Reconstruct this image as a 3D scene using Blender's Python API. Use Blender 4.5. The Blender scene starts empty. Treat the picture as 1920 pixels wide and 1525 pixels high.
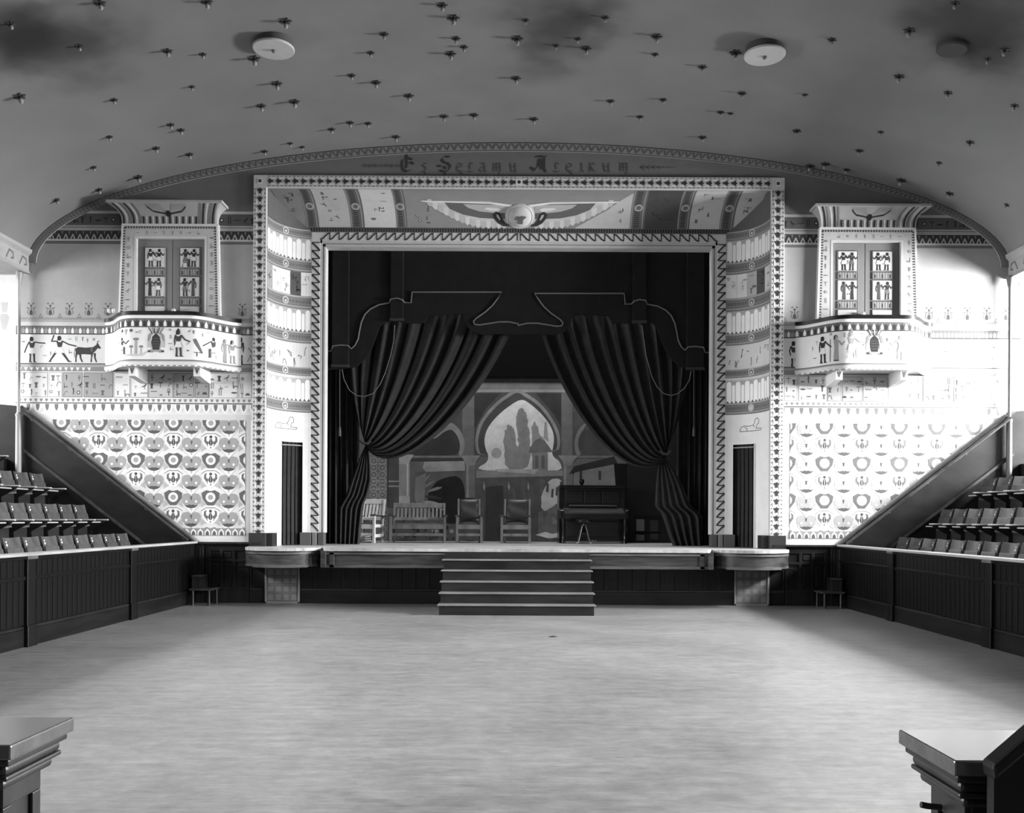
import bpy, bmesh, math, random
from mathutils import Vector, Matrix
from mathutils.geometry import tessellate_polygon
random.seed(4)
sc = bpy.context.scene
COL = sc.collection

# ------------------------------------------------------------------ camera, world, daylight, exposure
FPX = 1720.0                                   # focal length in pixels of the 1920 px wide frame
CAMX, CAMD, CAMZ, ROLL = 0.05, 17.5, 1.63, 0.0052
cd = bpy.data.cameras.new('camera')
cam = bpy.data.objects.new('camera', cd)
COL.objects.link(cam)
cd.sensor_width = 36.0
cd.lens = 36.0 * FPX / 1920.0
cd.shift_x = -15.0 / 1920.0
cd.shift_y = 210.5 / 1920.0
cd.clip_end = 200
cam.matrix_world = Matrix.Translation((CAMX, -CAMD, CAMZ)) @ Matrix.Rotation(math.pi / 2, 4, 'X') @ Matrix.Rotation(ROLL, 4, 'Z')
sc.camera = cam

sc.view_settings.view_transform = 'Standard'
sc.view_settings.look = 'None'
sc.view_settings.gamma = 1.0
sc.view_settings.use_curve_mapping = False
sc.view_settings.exposure = -1.1

w = bpy.data.worlds.new('overcast_sky')
sc.world = w
w.use_nodes = True
w.node_tree.nodes['Background'].inputs[0].default_value = (0.8, 0.8, 0.8, 1)
w.node_tree.nodes['Background'].inputs[1].default_value = 1.0

WIN_Y = (-2.4, -6.4, -10.4, -14.4)             # gallery windows along both outer walls
WIN_Z0, WIN_Z1, WIN_HW = 3.5, 5.85, 1.15
OUTX = 13.0
WIN_POWER = {-1: (2100, 1600, 1400, 1400), 1: (10500, 3000, 2900, 2900)}
for s in (-1, 1):
    for k, y in enumerate(WIN_Y):
        ld = bpy.data.lights.new('window_daylight', 'AREA')
        ld.shape = 'RECTANGLE'
        ld.size, ld.size_y = 2.5, 2.6
        ld.energy = WIN_POWER[s][k]
        ld.spread = math.radians(135 if k == 0 else 112)
        lo = bpy.data.objects.new('window_daylight', ld)
        COL.objects.link(lo)
        lo.location = (s * (OUTX + 0.55), y, (WIN_Z0 + WIN_Z1) / 2 + 0.25)
        lo.rotation_euler = Vector((-s, 0, -0.42 if k == 0 else -0.75)).to_track_quat('-Z', 'Y').to_euler()   # sky light falls in from above
# added fill light over the stage, unseen, to brighten the backdrop
ld = bpy.data.lights.new('stage_fill_light', 'AREA')
ld.shape = 'RECTANGLE'
ld.size, ld.size_y = 7.0, 1.2
ld.energy = 1300
lo = bpy.data.objects.new('stage_fill_light', ld)
COL.objects.link(lo)
lo.location = (0, 1.95, 9.25)
lo.rotation_euler = Vector((0, 0.55, -1)).to_track_quat('-Z', 'Y').to_euler()

# ------------------------------------------------------------------ helpers
def lin(v):
    v = max(0.0, v) / 255.0
    return v / 12.92 if v <= 0.04045 else ((v + 0.055) / 1.055) ** 2.4

_M = {}
def gm(v, rough=0.75, spec=0.25, noise=0.10, scale=2.5):
    """painted plaster / cloth / metal of one grey, with faint mottling"""
    key = ('g', round(v), rough, spec, noise, scale)
    if key in _M: return _M[key]
    m = bpy.data.materials.new('grey_%d' % round(v))
    m.use_nodes = True
    nt = m.node_tree
    b = nt.nodes['Principled BSDF']
    b.inputs['Roughness'].default_value = rough
    b.inputs['Specular IOR Level'].default_value = spec
    g = lin(v) * 0.9
    if noise > 0:
        tc = nt.nodes.new('ShaderNodeTexCoord')
        nz = nt.nodes.new('ShaderNodeTexNoise')
        nz.inputs['Scale'].default_value = scale
        nz.inputs['Detail'].default_value = 5
        nz.inputs['Roughness'].default_value = 0.65
        rp = nt.nodes.new('ShaderNodeMapRange')
        rp.inputs['From Min'].default_value = 0.25
        rp.inputs['From Max'].default_value = 0.75
        rp.inputs['To Min'].default_value = g * (1 - noise)
        rp.inputs['To Max'].default_value = g * (1 + noise)
        nt.links.new(tc.outputs['Object'], nz.inputs['Vector'])
        nt.links.new(nz.outputs['Fac'], rp.inputs['Value'])
        cb = nt.nodes.new('ShaderNodeCombineColor')
        for k in range(3): nt.links.new(rp.outputs[0], cb.inputs[k])
        nt.links.new(cb.outputs[0], b.inputs['Base Color'])
    else:
        b.inputs['Base Color'].default_value = (g, g, g, 1)
    _M[key] = m
    return m

def wood(v0, v1, rough=0.35, grain=(14, 14, 1.2), spec=0.5, coat=0.0, detail=6, bump=0.0, lo=0.3, hi=0.7):
    """streaky varnished timber between two greys; grain = texture frequency per axis"""
    key = ('w', v0, v1, rough, grain, spec, coat, bump)
    if key in _M: return _M[key]
    m = bpy.data.materials.new('timber_%d' % round(v1))
    m.use_nodes = True
    nt = m.node_tree
    b = nt.nodes['Principled BSDF']
    b.inputs['Roughness'].default_value = rough
    b.inputs['Specular IOR Level'].default_value = spec
    b.inputs['Coat Weight'].default_value = coat
    b.inputs['Coat Roughness'].default_value = 0.2
    tc = nt.nodes.new('ShaderNodeTexCoord')
    mp = nt.nodes.new('ShaderNodeMapping')
    mp.inputs['Scale'].default_value = grain
    nz = nt.nodes.new('ShaderNodeTexNoise')
    nz.inputs['Scale'].default_value = 1.0
    nz.inputs['Detail'].default_value = detail
    nz.inputs['Roughness'].default_value = 0.65
    rp = nt.nodes.new('ShaderNodeMapRange')
    rp.inputs['From Min'].default_value = lo
    rp.inputs['From Max'].default_value = hi
    rp.inputs['To Min'].default_value = lin(v0)
    rp.inputs['To Max'].default_value = lin(v1)
    cb = nt.nodes.new('ShaderNodeCombineColor')
    nt.links.new(tc.outputs['Object'], mp.inputs['Vector'])
    nt.links.new(mp.outputs[0], nz.inputs['Vector'])
    nt.links.new(nz.outputs['Fac'], rp.inputs['Value'])
    for k in range(3): nt.links.new(rp.outputs[0], cb.inputs[k])
    nt.links.new(cb.outputs[0], b.inputs['Base Color'])
    if bump:
        bp = nt.nodes.new('ShaderNodeBump')
        bp.inputs['Strength'].default_value = bump
        bp.inputs['Distance'].default_value = 0.01
        nt.links.new(nz.outputs['Fac'], bp.inputs['Height'])
        nt.links.new(bp.outputs[0], b.inputs['Normal'])
    _M[key] = m
    return m

WLOC = {}
def tag(o, label=None, cat=None, group=None, kind=None):
    if label: o['label'] = label
    if cat: o['category'] = cat
    if group: o['group'] = group
    if kind: o['kind'] = kind
    return o

def empty(name, loc, label=None, cat=None, group=None, kind=None):
    o = bpy.data.objects.new(name, None)
    o.empty_display_size = 0.1
    COL.objects.link(o)
    o.location = loc
    WLOC[o.name] = Vector(loc)
    return tag(o, label, cat, group, kind)

class MB:
    def __init__(s): s.v, s.f, s.m = [], [], []
    def add(s, vs, fs, mi=0):
        n = len(s.v)
        s.v += [tuple(p) for p in vs]
        for f in fs:
            s.f.append(tuple(i + n for i in f)); s.m.append(mi)
        return s
    def box(s, x0, x1, y0, y1, z0, z1, mi=0):
        vs = [(x0,y0,z0),(x1,y0,z0),(x1,y1,z0),(x0,y1,z0),(x0,y0,z1),(x1,y0,z1),(x1,y1,z1),(x0,y1,z1)]
        return s.add(vs, [(0,3,2,1),(4,5,6,7),(0,1,5,4),(1,2,6,5),(2,3,7,6),(3,0,4,7)], mi)
    def prism(s, poly, axis, a, b, mi=0):
        n = len(poly)
        def mk(p, t):
            return {'x': (t, p[0], p[1]), 'y': (p[0], t, p[1]), 'z': (p[0], p[1], t)}[axis]
        vs = [mk(p, a) for p in poly] + [mk(p, b) for p in poly]
        fs = [(i, (i+1) % n, n + (i+1) % n, n + i) for i in range(n)]
        tris = tessellate_polygon([[Vector((p[0], p[1], 0)) for p in poly]])
        for t in tris:
            fs.append(tuple(t)); fs.append(tuple(n + i for i in reversed(t)))
        return s.add(vs, fs, mi)
    def grid(s, fn, nu, nv, mi=0, skip=None):
        vs = [fn(i / nu, j / nv) for j in range(nv + 1) for i in range(nu + 1)]
        fs = []
        for j in range(nv):
            for i in range(nu):
                if skip and skip(i, j): continue
                a = j * (nu + 1) + i
                fs.append((a, a + 1, a + nu + 2, a + nu + 1))
        return s.add(vs, fs, mi)
    def tube(s, pts, r, n=8, mi=0, closed=False, cap=True):
        pts = [Vector(p) for p in pts]
        m = len(pts)
        rs = r if isinstance(r, (list, tuple)) else [r] * m
        vs, fs = [], []
        ref = None
        for i, p in enumerate(pts):
            if closed: t = pts[(i+1) % m] - pts[i-1]
            else: t = pts[min(i+1, m-1)] - pts[max(i-1, 0)]
            if t.length < 1e-9: t = Vector((0, 0, 1))
            t.normalize()
            if ref is None:
                ref = Vector((0, 0, 1)) if abs(t.z) < 0.9 else Vector((1, 0, 0))
            a = ref - t * ref.dot(t)
            if a.length < 1e-6: a = t.orthogonal()
            a.normalize(); ref = a
            b = t.cross(a)
            for k in range(n):
                an = 2 * math.pi * k / n
                vs.append(p + (a * math.cos(an) + b * math.sin(an)) * rs[i])
        for i in range(m if closed else m - 1):
            for k in range(n):
                j = (i + 1) % m
                fs.append((i*n+k, i*n+(k+1) % n, j*n+(k+1) % n, j*n+k))
        if cap and not closed:
            fs.append(tuple(reversed(range(n)))); fs.append(tuple((m-1)*n + k for k in range(n)))
        return s.add(vs, fs, mi)
    def lathe(s, prof, c, n=16, mi=0, M=None):
        vs, fs = [], []
        for r, z in prof:
            for k in range(n):
                an = 2 * math.pi * k / n
                p = Vector((r * math.cos(an), r * math.sin(an), z))
                if M is not None: p = M @ p
                vs.append(p + Vector(c))
        m = len(prof)
        for i in range(m - 1):
            for k in range(n):
                fs.append((i*n+k, i*n+(k+1) % n, (i+1)*n+(k+1) % n, (i+1)*n+k))
        fs.append(tuple(reversed(range(n)))); fs.append(tuple((m-1)*n + k for k in range(n)))
        return s.add(vs, fs, mi)
    def build(s, name, mats, parent=None, smooth=False, bevel=0, angle=0.7, label=None, cat=None, group=None, kind=None, loc=None, recalc=True):
        me = bpy.data.meshes.new(name)
        off = Vector((0, 0, 0))
        if parent is not None: off = WLOC[parent.name]
        elif loc is not None: off = Vector(loc)
        me.from_pydata([tuple(Vector(p) - off) for p in s.v], [], s.f)
        if not isinstance(mats, (list, tuple)): mats = [mats]
        for m in mats: me.materials.append(m)
        if len(mats) > 1: me.polygons.foreach_set('material_index', s.m)
        if recalc:
            bm = bmesh.new(); bm.from_mesh(me)
            bmesh.ops.recalc_face_normals(bm, faces=bm.faces)
            bm.to_mesh(me); bm.free()
        if smooth:
            me.polygons.foreach_set('use_smooth', [True] * len(me.polygons))
            me.set_sharp_from_angle(angle=angle)
        me.update()
        o = bpy.data.objects.new(name, me)
        COL.objects.link(o)
        if parent is not None:
            o.parent = parent
            WLOC[o.name] = off
        elif loc is not None:
            o.location = loc; WLOC[o.name] = Vector(loc)
        else: WLOC[o.name] = Vector((0, 0, 0))
        if bevel:
            md = o.modifiers.new('bevel', 'BEVEL')
            md.width = bevel; md.segments = 2; md.limit_method = 'ANGLE'
        return tag(o, label, cat, group, kind)

def link_copy(src, name, parent, loc=(0, 0, 0), rot=None, scale=None):
    o = bpy.data.objects.new(name, src.data)
    COL.objects.link(o)
    o.parent = parent
    o.location = loc
    if rot: o.rotation_euler = rot
    if scale: o.scale = scale
    return o

def copy_tree(o, parent=None):
    c = o.copy(); COL.objects.link(c); c.parent = parent
    for ch in list(o.children): copy_tree(ch, c)
    return c

def P(u, v, Y=0.0):
    """point of the plane Y seen at photograph pixel (u, v) (survey helper)"""
    du, dv = u - 975.0, v - 973.0
    x, y = du + dv * ROLL, dv - du * ROLL
    k = (CAMD + Y) / FPX
    return Vector((CAMX + x * k, Y, CAMZ - y * k))

K0 = CAMD / FPX                                # metres per pixel at the proscenium wall
def LW(u, v, s=-1):
    """proscenium-wall survey units -> metres (s = -1 left half, +1 mirrored right half)"""
    return (-s * (u - 971.6) * K0, CAMZ - (v - 969.3) * K0)

# ------------------------------------------------------------------ flat painting on surfaces
def clip(poly, a, b, c):
    out = []
    n = len(poly)
    for i in range(n):
        p, q = poly[i], poly[(i+1) % n]
        dp, dq = a*p[0] + b*p[1] - c, a*q[0] + b*q[1] - c
        if dp <= 0: out.append(p)
        if (dp < 0 < dq) or (dq < 0 < dp):
            t = dp / (dp - dq)
            out.append((p[0] + t*(q[0]-p[0]), p[1] + t*(q[1]-p[1])))
    return out

class Paint:
    """a set of painted shapes: (outline, grey, layer); local frames have y pointing up"""
    def __init__(s): s.it = []; s.T = (0, 0, 1, 1)
    def at(s, ox, oy, sx, sy=None):
        s.T = (ox, oy, sx, -(sy if sy is not None else abs(sx))); return s
    def base(s): s.T = (0, 0, 1, 1); return s
    def poly(s, pts, g, L=0):
        ox, oy, sx, sy = s.T
        s.it.append(([(ox + sx*x, oy + sy*y) for x, y in pts], g, L)); return s
    def rect(s, x0, y0, x1, y1, g, L=0): return s.poly([(x0,y0),(x1,y0),(x1,y1),(x0,y1)], g, L)
    def circ(s, x, y, r, g, L=0, n=14, ry=None):
        ry = ry or r
        return s.poly([(x + r*math.cos(2*math.pi*k/n), y + ry*math.sin(2*math.pi*k/n)) for k in range(n)], g, L)
    def stroke(s, pts, wd, g, L=0):
        for i in range(len(pts)-1):
            (x0, y0), (x1, y1) = pts[i], pts[i+1]
            l = math.hypot(x1-x0, y1-y0) or 1e-9
            nx, ny = -(y1-y0)/l*wd/2, (x1-x0)/l*wd/2
            ex, ey = (x1-x0)/l*wd*0.3, (y1-y0)/l*wd*0.3
            s.poly([(x0-ex+nx,y0-ey+ny),(x1+ex+nx,y1+ey+ny),(x1+ex-nx,y1+ey-ny),(x0-ex-nx,y0-ey-ny)], g, L)
        return s
    def build(s, name, parent, mapf, strip=None, stripy=None, clips=None, lift=0.002, dl=0.0015, rough=0.8, noise=0.08):
        tones = sorted({round(g) for _, g, _ in s.it})
        idx = {t: i for i, t in enumerate(tones)}
        mb = MB()
        for n_it, (pts, g, L) in enumerate(s.it):
            pp = pts; eps = 4e-6*(n_it % 400)
            for (a, b, c) in (clips or []):
                pp = clip(pp, a, b, c)
                if len(pp) < 3: break
            if len(pp) < 3: continue
            pieces = [pp]
            if strip:
                x0, x1 = min(p[0] for p in pp), max(p[0] for p in pp)
                k0, k1 = math.floor(x0/strip), math.floor(x1/strip)
                if k1 > k0:
                    pieces = []
                    for k in range(k0, k1+1):
                        q = clip(clip(pp, 1, 0, (k+1)*strip), -1, 0, -k*strip)
                        if len(q) >= 3: pieces.append(q)
            if stripy:
                more = []
                for q in pieces:
                    y0, y1 = min(p[1] for p in q), max(p[1] for p in q)
                    for k in range(math.floor(y0/stripy), math.floor(y1/stripy)+1):
                        r_ = clip(clip(q, 0, 1, (k+1)*stripy), 0, -1, -k*stripy)
                        if len(r_) >= 3: more.append(r_)
                pieces = more
            for q in pieces:
                tris = tessellate_polygon([[Vector((x, y, 0)) for x, y in q]])
                mb.add([mapf(x, y, lift + dl*L + eps) for x, y in q], [tuple(t) for t in tris], idx[round(g)])
        return mb.build(name, [gm(t, rough=rough, spec=0.15, noise=noise) for t in tones], parent, recalc=False)

# figures: height 1, y up, facing +x
def man(p, ox, oy, h, flip=False, arms=((( .11,.78),(.24,.70),(.36,.72)), ((-.11,.78),(-.16,.62),(-.12,.45))),
        legs='stand', skin=70, kilt=225, hat=0, hair=50, robe=False, L=1):
    p.at(ox, oy, -h if flip else h, h)
    if robe:
        p.poly([(-.09,.04),(.10,.04),(.08,.5),(.09,.8),(-.09,.8),(-.06,.5)], skin, L)
        p.poly([(-.08,0),(.12,0),(.08,.05),(-.08,.05)], hair, L)
    elif legs == 'stand':
        p.poly([(-.11,0),(.03,0),(.0,.03),(-.03,.04),(-.02,.42),(-.11,.42),(-.09,.2)], skin, L)
        p.poly([(.06,0),(.20,0),(.17,.03),(.13,.04),(.12,.42),(.02,.42),(.05,.2)], skin, L)
    elif legs == 'stride':
        p.poly([(-.42,0),(-.30,0),(-.32,.05),(-.05,.42),(-.16,.42)], skin, L)
        p.poly([(.32,0),(.46,0),(.44,.03),(.37,.05),(.12,.42),(.0,.42)], skin, L)
    elif legs == 'sit':
        p.poly([(-.16,.30),(.22,.30),(.24,.42),(-.12,.44)], skin, L)
        p.poly([(.15,0),(.31,0),(.28,.03),(.24,.04),(.25,.40),(.15,.40)], skin, L)
        p.poly([(-.20,0),(-.15,0),(-.13,.28),(.13,.28),(.14,0),(.09,0),(.08,.22),(-.14,.22)], (skin+kilt)/2, L)
    if not robe:
        kx = .19 if legs == 'stride' else .14
        if legs == 'sit': p.poly([(-.14,.31),(.12,.31),(.10,.48),(-.09,.55),(.07,.55)][:4], kilt, L+1)
        else: p.poly([(-kx,.34),(kx,.34),(.075,.56),(-.075,.56)], kilt, L+1)
        p.poly([(-.065,.54),(.065,.54),(.14,.80),(-.13,.80)], skin, L)
        p.poly([(-.08,.805),(.08,.805),(.035,.75),(-.035,.75)], kilt, L+1)
    for a in arms: p.stroke(a, .05, skin, L)
    p.poly([(-.03,.79),(.035,.79),(.04,.84),(-.03,.84)], skin, L)
    p.poly([(-.05,.83),(.045,.83),(.07,.87),(.055,.95),(-.02,.965),(-.06,.92)], skin, L)
    p.poly([(-.09,.81),(-.03,.81),(-.02,.93),(.05,.955),(-.01,.99),(-.08,.96)], hair, L+1)
    if hat:
        p.poly([(-.06,.95),(.05,.95),(.02,.95+hat),(-.03,.95+hat*1.1)], hair, L+1)
    p.base()

def bull(p, ox, oy, h, g=70, L=1):
    p.at(ox, oy, h, h)
    p.poly([(0,.72),(.15,.84),(.6,.80),(1.0,.84),(1.18,.98),(1.26,1.06),(1.31,.96),(1.42,.80),(1.38,.73),(1.25,.78),(1.12,.62),(1.02,.52),(.9,.42),(.4,.44),(.22,.40),(.05,.46)], g, L)
    for x, b in ((.02,-.02),(.22,.14),(.88,-.04),(1.02,.12)):
        p.poly([(x,.5),(x+.13,.5),(x+.07+b*.4,.25),(x+.08+b,0),(x+b,0),(x+b*.2,.25)], g, L)
    p.stroke([(1.2,1.0),(1.24,1.14),(1.33,1.17)], .04, g, L)
    p.stroke([(.0,.78),(-.04,.5),(-.02,.25)], .03, g, L)
    p.base()

def bird(p, ox, oy, h, g=70, L=1, flip=False):
    p.at(ox, oy, -h if flip else h, h)
    p.poly([(-.55,.25),(-.2,.42),(.1,.62),(.22,.70),(.26,.86),(.36,.93),(.44,.84),(.36,.80),(.34,.62),(.24,.42),(.05,.32),(-.2,.30)], g, L)
    p.stroke([(.02,.35),(.03,.03)], .04, g, L); p.stroke([(.12,.38),(.13,.03)], .04, g, L)
    p.stroke([(0,.02),(.26,.02)], .04, g, L)
    p.base()

def glyph(p, k, ox, oy, h, g=90, L=1):
    """small sign number k in a box of height h, standing on (ox, oy)"""
    p.at(ox, oy, h, h)
    k = k % 14
    if k == 0: p.stroke([(-.5,.4),(-.3,.6),(-.1,.4),(.1,.6),(.3,.4),(.5,.6)], .09, g, L)
    elif k == 1:
        p.stroke([(0,0),(0,.55)], .12, g, L); p.stroke([(-.25,.5),(.25,.5)], .1, g, L)
        for a in range(8):
            t, t2 = a*math.pi/4, (a+1)*math.pi/4
            p.stroke([(.16*math.cos(t), .78+.2*math.sin(t)), (.16*math.cos(t2), .78+.2*math.sin(t2))], .08, g, L)
    elif k == 2: p.poly([(-.4,.2),(.4,.2),(.25,.5),(0,.6),(-.25,.5)], g, L)
    elif k == 3: p.poly([(-.06,0),(.06,0),(.16,.5),(.1,1),(-.12,.9),(-.02,.5)], g, L)
    elif k == 4: p.circ(0, .5, .3, g, L, 10); p.circ(0, .5, .14, 215, L+1, 8)
    elif k == 5: p.base(); bird(p, ox, oy, h, g, L); return
    elif k == 6: p.poly([(-.45,.45),(.45,.45),(.45,.58),(-.45,.58)], g, L)
    elif k == 7: p.poly([(-.2,0),(.05,0),(.05,.25),(.35,.25),(.35,.05),(.5,.05),(.5,.4),(-.08,.4),(-.08,1),(-.2,1)], g, L)
    elif k == 8: p.poly([(-.5,.4),(-.2,.25),(.2,.25),(.55,.42),(.2,.5),(-.2,.5)], g, L)
    elif k == 9: p.stroke([(-.15,0),(-.15,1)], .1, g, L); p.stroke([(.15,0),(.15,1)], .1, g, L)
    elif k == 10: p.poly([(-.3,.8),(.3,.8),(.12,.3),(.25,0),(-.25,0),(-.12,.3)], g, L)
    elif k == 11: p.stroke([(-.3,.1),(-.1,.7),(.2,.8),(.3,.55)], .1, g, L)
    elif k == 12: p.poly([(-.1,0),(.1,0),(.12,.7),(.3,.95),(-.05,.85),(-.28,.9),(-.12,.65)], g, L)
    else: p.stroke([(0,0),(0,.7)], .09, g, L); p.stroke([(-.3,.75),(.3,.75)], .14, g, L)
    p.base()

def signs(p, x0, x1, y0, y1, n, h, g=95, seed=0, L=1):
    r = random.Random(seed)
    for _ in range(n):
        glyph(p, r.randrange(14), r.uniform(x0, x1), r.uniform(y0, y1), h * r.uniform(.7, 1.2), g + r.uniform(-20, 25), L)

# ------------------------------------------------------------------ materials shared by the setting
PLASTER = gm(150, noise=0.05)
DARKWOOD = wood(22, 44, rough=0.3, grain=(9, 9, 0.9), spec=0.5)
DARKWOOD_H = wood(24, 50, rough=0.3, grain=(0.9, 9, 9), spec=0.5)
DARKWOOD_Y = wood(24, 50, rough=0.28, grain=(9, 0.9, 9), spec=0.5)
FASCIA = wood(26, 72, rough=0.3, grain=(1.3, 6, 12), spec=0.6)
SEATWOOD = wood(56, 90, rough=0.3, grain=(6, 6, 1.5), spec=0.6)
IRON = gm(20, rough=0.4, spec=0.5, noise=0.05)
BLACK = gm(12, rough=0.9, spec=0.05, noise=0.05)
VELVET = gm(50, rough=0.95, spec=0.05, noise=0.25, scale=6)
VALCLOTH = gm(33, rough=0.95, spec=0.05, noise=0.2, scale=4)
BRAID = gm(98, rough=0.7, noise=0.1)

# ------------------------------------------------------------------ floor: pale strip hardwood
def floor_mat():
    m = bpy.data.materials.new('strip_hardwood')
    m.use_nodes = True
    nt = m.node_tree; N = nt.nodes; b = N['Principled BSDF']
    tc = N.new('ShaderNodeTexCoord')
    def noise(scale, detail, rough=0.6):
        mp = N.new('ShaderNodeMapping'); mp.inputs['Scale'].default_value = scale
        nz = N.new('ShaderNodeTexNoise'); nz.inputs['Scale'].default_value = 1
        nz.inputs['Detail'].default_value = detail; nz.inputs['Roughness'].default_value = rough
        nt.links.new(tc.outputs['Object'], mp.inputs[0]); nt.links.new(mp.outputs[0], nz.inputs['Vector'])
        return nz.outputs['Fac']
    def math_(op, a, b_):
        n = N.new('ShaderNodeMath'); n.operation = op
        for i, x in enumerate((a, b_)):
            if isinstance(x, (int, float)): n.inputs[i].default_value = x
            else: nt.links.new(x, n.inputs[i])
        return n.outputs[0]
    streak = noise((2.2, 9, 1), 6, .7)
    fine = noise((9, 40, 1), 4, .75)
    blot = noise((0.45, 0.6, 1), 4)
    mott = noise((5, 7, 1), 5, .7)
    s = math_('ADD', math_('MULTIPLY', streak, 0.28), math_('MULTIPLY', fine, 0.24))
    s = math_('ADD', s, math_('MULTIPLY', mott, 0.26))
    s = math_('ADD', s, math_('MULTIPLY', blot, 0.22))
    br = N.new('ShaderNodeTexBrick')                # the narrow strips themselves, faint
    br.inputs['Scale'].default_value = 1.0
    br.inputs['Brick Width'].default_value = 1.9
    br.inputs['Row Height'].default_value = 0.06
    br.inputs['Mortar Size'].default_value = 0.0025
    br.inputs['Color1'].default_value = (0.97, 0.97, 0.97, 1)
    br.inputs['Color2'].default_value = (1.06, 1.06, 1.06, 1)
    br.inputs['Mortar'].default_value = (0.86, 0.86, 0.86, 1)
    nt.links.new(tc.outputs['Object'], br.inputs['Vector'])
    rp = N.new('ShaderNodeMapRange')
    rp.inputs['From Min'].default_value = 0.34; rp.inputs['From Max'].default_value = 0.66
    rp.inputs['To Min'].default_value = 0.10; rp.inputs['To Max'].default_value = 0.32
    nt.links.new(s, rp.inputs['Value'])
    sep = N.new('ShaderNodeSeparateColor'); nt.links.new(br.outputs['Color'], sep.inputs[0])
    val = math_('MULTIPLY', rp.outputs[0], sep.outputs[0])
    cb = N.new('ShaderNodeCombineColor')
    for k in range(3): nt.links.new(val, cb.inputs[k])
    nt.links.new(cb.outputs[0], b.inputs['Base Color'])
    rr = N.new('ShaderNodeMapRange')
    rr.inputs['To Min'].default_value = 0.26; rr.inputs['To Max'].default_value = 0.45
    nt.links.new(blot, rr.inputs['Value']); nt.links.new(rr.outputs[0], b.inputs['Roughness'])
    b.inputs['Specular IOR Level'].default_value = 0.35
    return m
MB().box(-OUTX, OUTX, -22, 0.0, -0.1, 0).build('floor', floor_mat(), kind='structure')

# ------------------------------------------------------------------ vaulted ceiling
VA, VB, VZ = 9.36, 2.34, 6.46
def ceiling_mat():
    m = bpy.data.materials.new('ceiling_plaster')
    m.use_nodes = True
    nt = m.node_tree; N = nt.nodes; b = N['Principled BSDF']
    b.inputs['Roughness'].default_value = 0.85; b.inputs['Specular IOR Level'].default_value = 0.15
    tc = N.new('ShaderNodeTexCoord')
    def math_(op, a, b_=0.0, c=None):
        n = N.new('ShaderNodeMath'); n.operation = op; n.use_clamp = (op == 'MULTIPLY_ADD' and c == 'clamp')
        for i, x in enumerate((a, b_)):
            if isinstance(x, (int, float)): n.inputs[i].default_value = x
            else: nt.links.new(x, n.inputs[i])
        return n.outputs[0]
    nz = N.new('ShaderNodeTexNoise'); nz.inputs['Scale'].default_value = 0.8; nz.inputs['Detail'].default_value = 6
    nt.links.new(tc.outputs['Object'], nz.inputs['Vector'])
    val = math_('MULTIPLY_ADD', nz.outputs['Fac'], 0.08)
    nt.nodes[-1].inputs[2].default_value = 0.16
    # soot stains where lamps smoked: each has its own place and size on the plaster
    for (u, v, r, k) in STAINS:
        c = vault_hit(u, v)[0]
        d = N.new('ShaderNodeVectorMath'); d.operation = 'DISTANCE'
        d.inputs[1].default_value = c
        nz2 = N.new('ShaderNodeTexNoise'); nz2.inputs['Scale'].default_value = 0.9; nz2.inputs['Detail'].default_value = 3
        nt.links.new(tc.outputs['Object'], nz2.inputs['Vector'])
        nt.links.new(tc.outputs['Object'], d.inputs[0])
        dd = math_('ADD', d.outputs['Value'], math_('MULTIPLY', math_('SUBTRACT', nz2.outputs['Fac'], 0.5), r * 1.5))
        mr = N.new('ShaderNodeMapRange'); mr.interpolation_type = 'SMOOTHSTEP'
        mr.inputs['From Min'].default_value = r * 0.1; mr.inputs['From Max'].default_value = r
        mr.inputs['To Min'].default_value = k; mr.inputs['To Max'].default_value = 1.0
        nt.links.new(dd, mr.inputs['Value'])
        val = math_('MULTIPLY', val, mr.outputs[0])
    cb = N.new('ShaderNodeCombineColor')
    for k in range(3): nt.links.new(val, cb.inputs[k])
    nt.links.new(cb.outputs[0], b.inputs['Base Color'])
    return m

def vault_hit(u, v):
    """where the sight line of a surveyed point meets the vault, and the inward normal there"""
    du, dv = u - 975.0, v - 973.0
    x, y = du + dv * ROLL, dv - du * ROLL
    dx, dy, dz = x / FPX, 1.0, -y / FPX
    A = (dx/VA)**2 + (dz/VB)**2
    B = 2 * (CAMX*dx/VA**2 + (CAMZ-VZ)*dz/VB**2)
    Cc = (CAMX/VA)**2 + ((CAMZ-VZ)/VB)**2 - 1
    t = (-B + math.sqrt(B*B - 4*A*Cc)) / (2*A)
    p = Vector((CAMX + dx*t, -CAMD + t, CAMZ + dz*t))
    n = -Vector((p.x/VA**2, 0, (p.z-VZ)/VB**2)).normalized()
    return p, n
STAINS = [(110, 75, 1.5, 0.35), (20, 45, 0.9, 0.45), (1040, 55, 1.25, 0.35), (1120, 18, 0.7, 0.5), (1010, 130, 0.7, 0.7),
          (1830, 60, 1.5, 0.35), (1860, 110, 1.0, 0.6)]
NV = 64
def vault_pt(t, yv, off=0.0):
    a = math.pi * (1 - t)
    return Vector(((VA + off) * math.cos(a), yv, VZ + (VB + off) * math.sin(a)))
mb = MB()
mb.grid(lambda i, j: vault_pt(i, 0.0 - 22.0 * j), NV, 4)
for s in (-1, 1):
    mb.grid(lambda i, j: Vector((s * VA, -22.0 * j, VZ - 0.20 * i)), 1, 4)
CEIL = mb.build('ceiling', ceiling_mat(), smooth=True, kind='structure')
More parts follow.
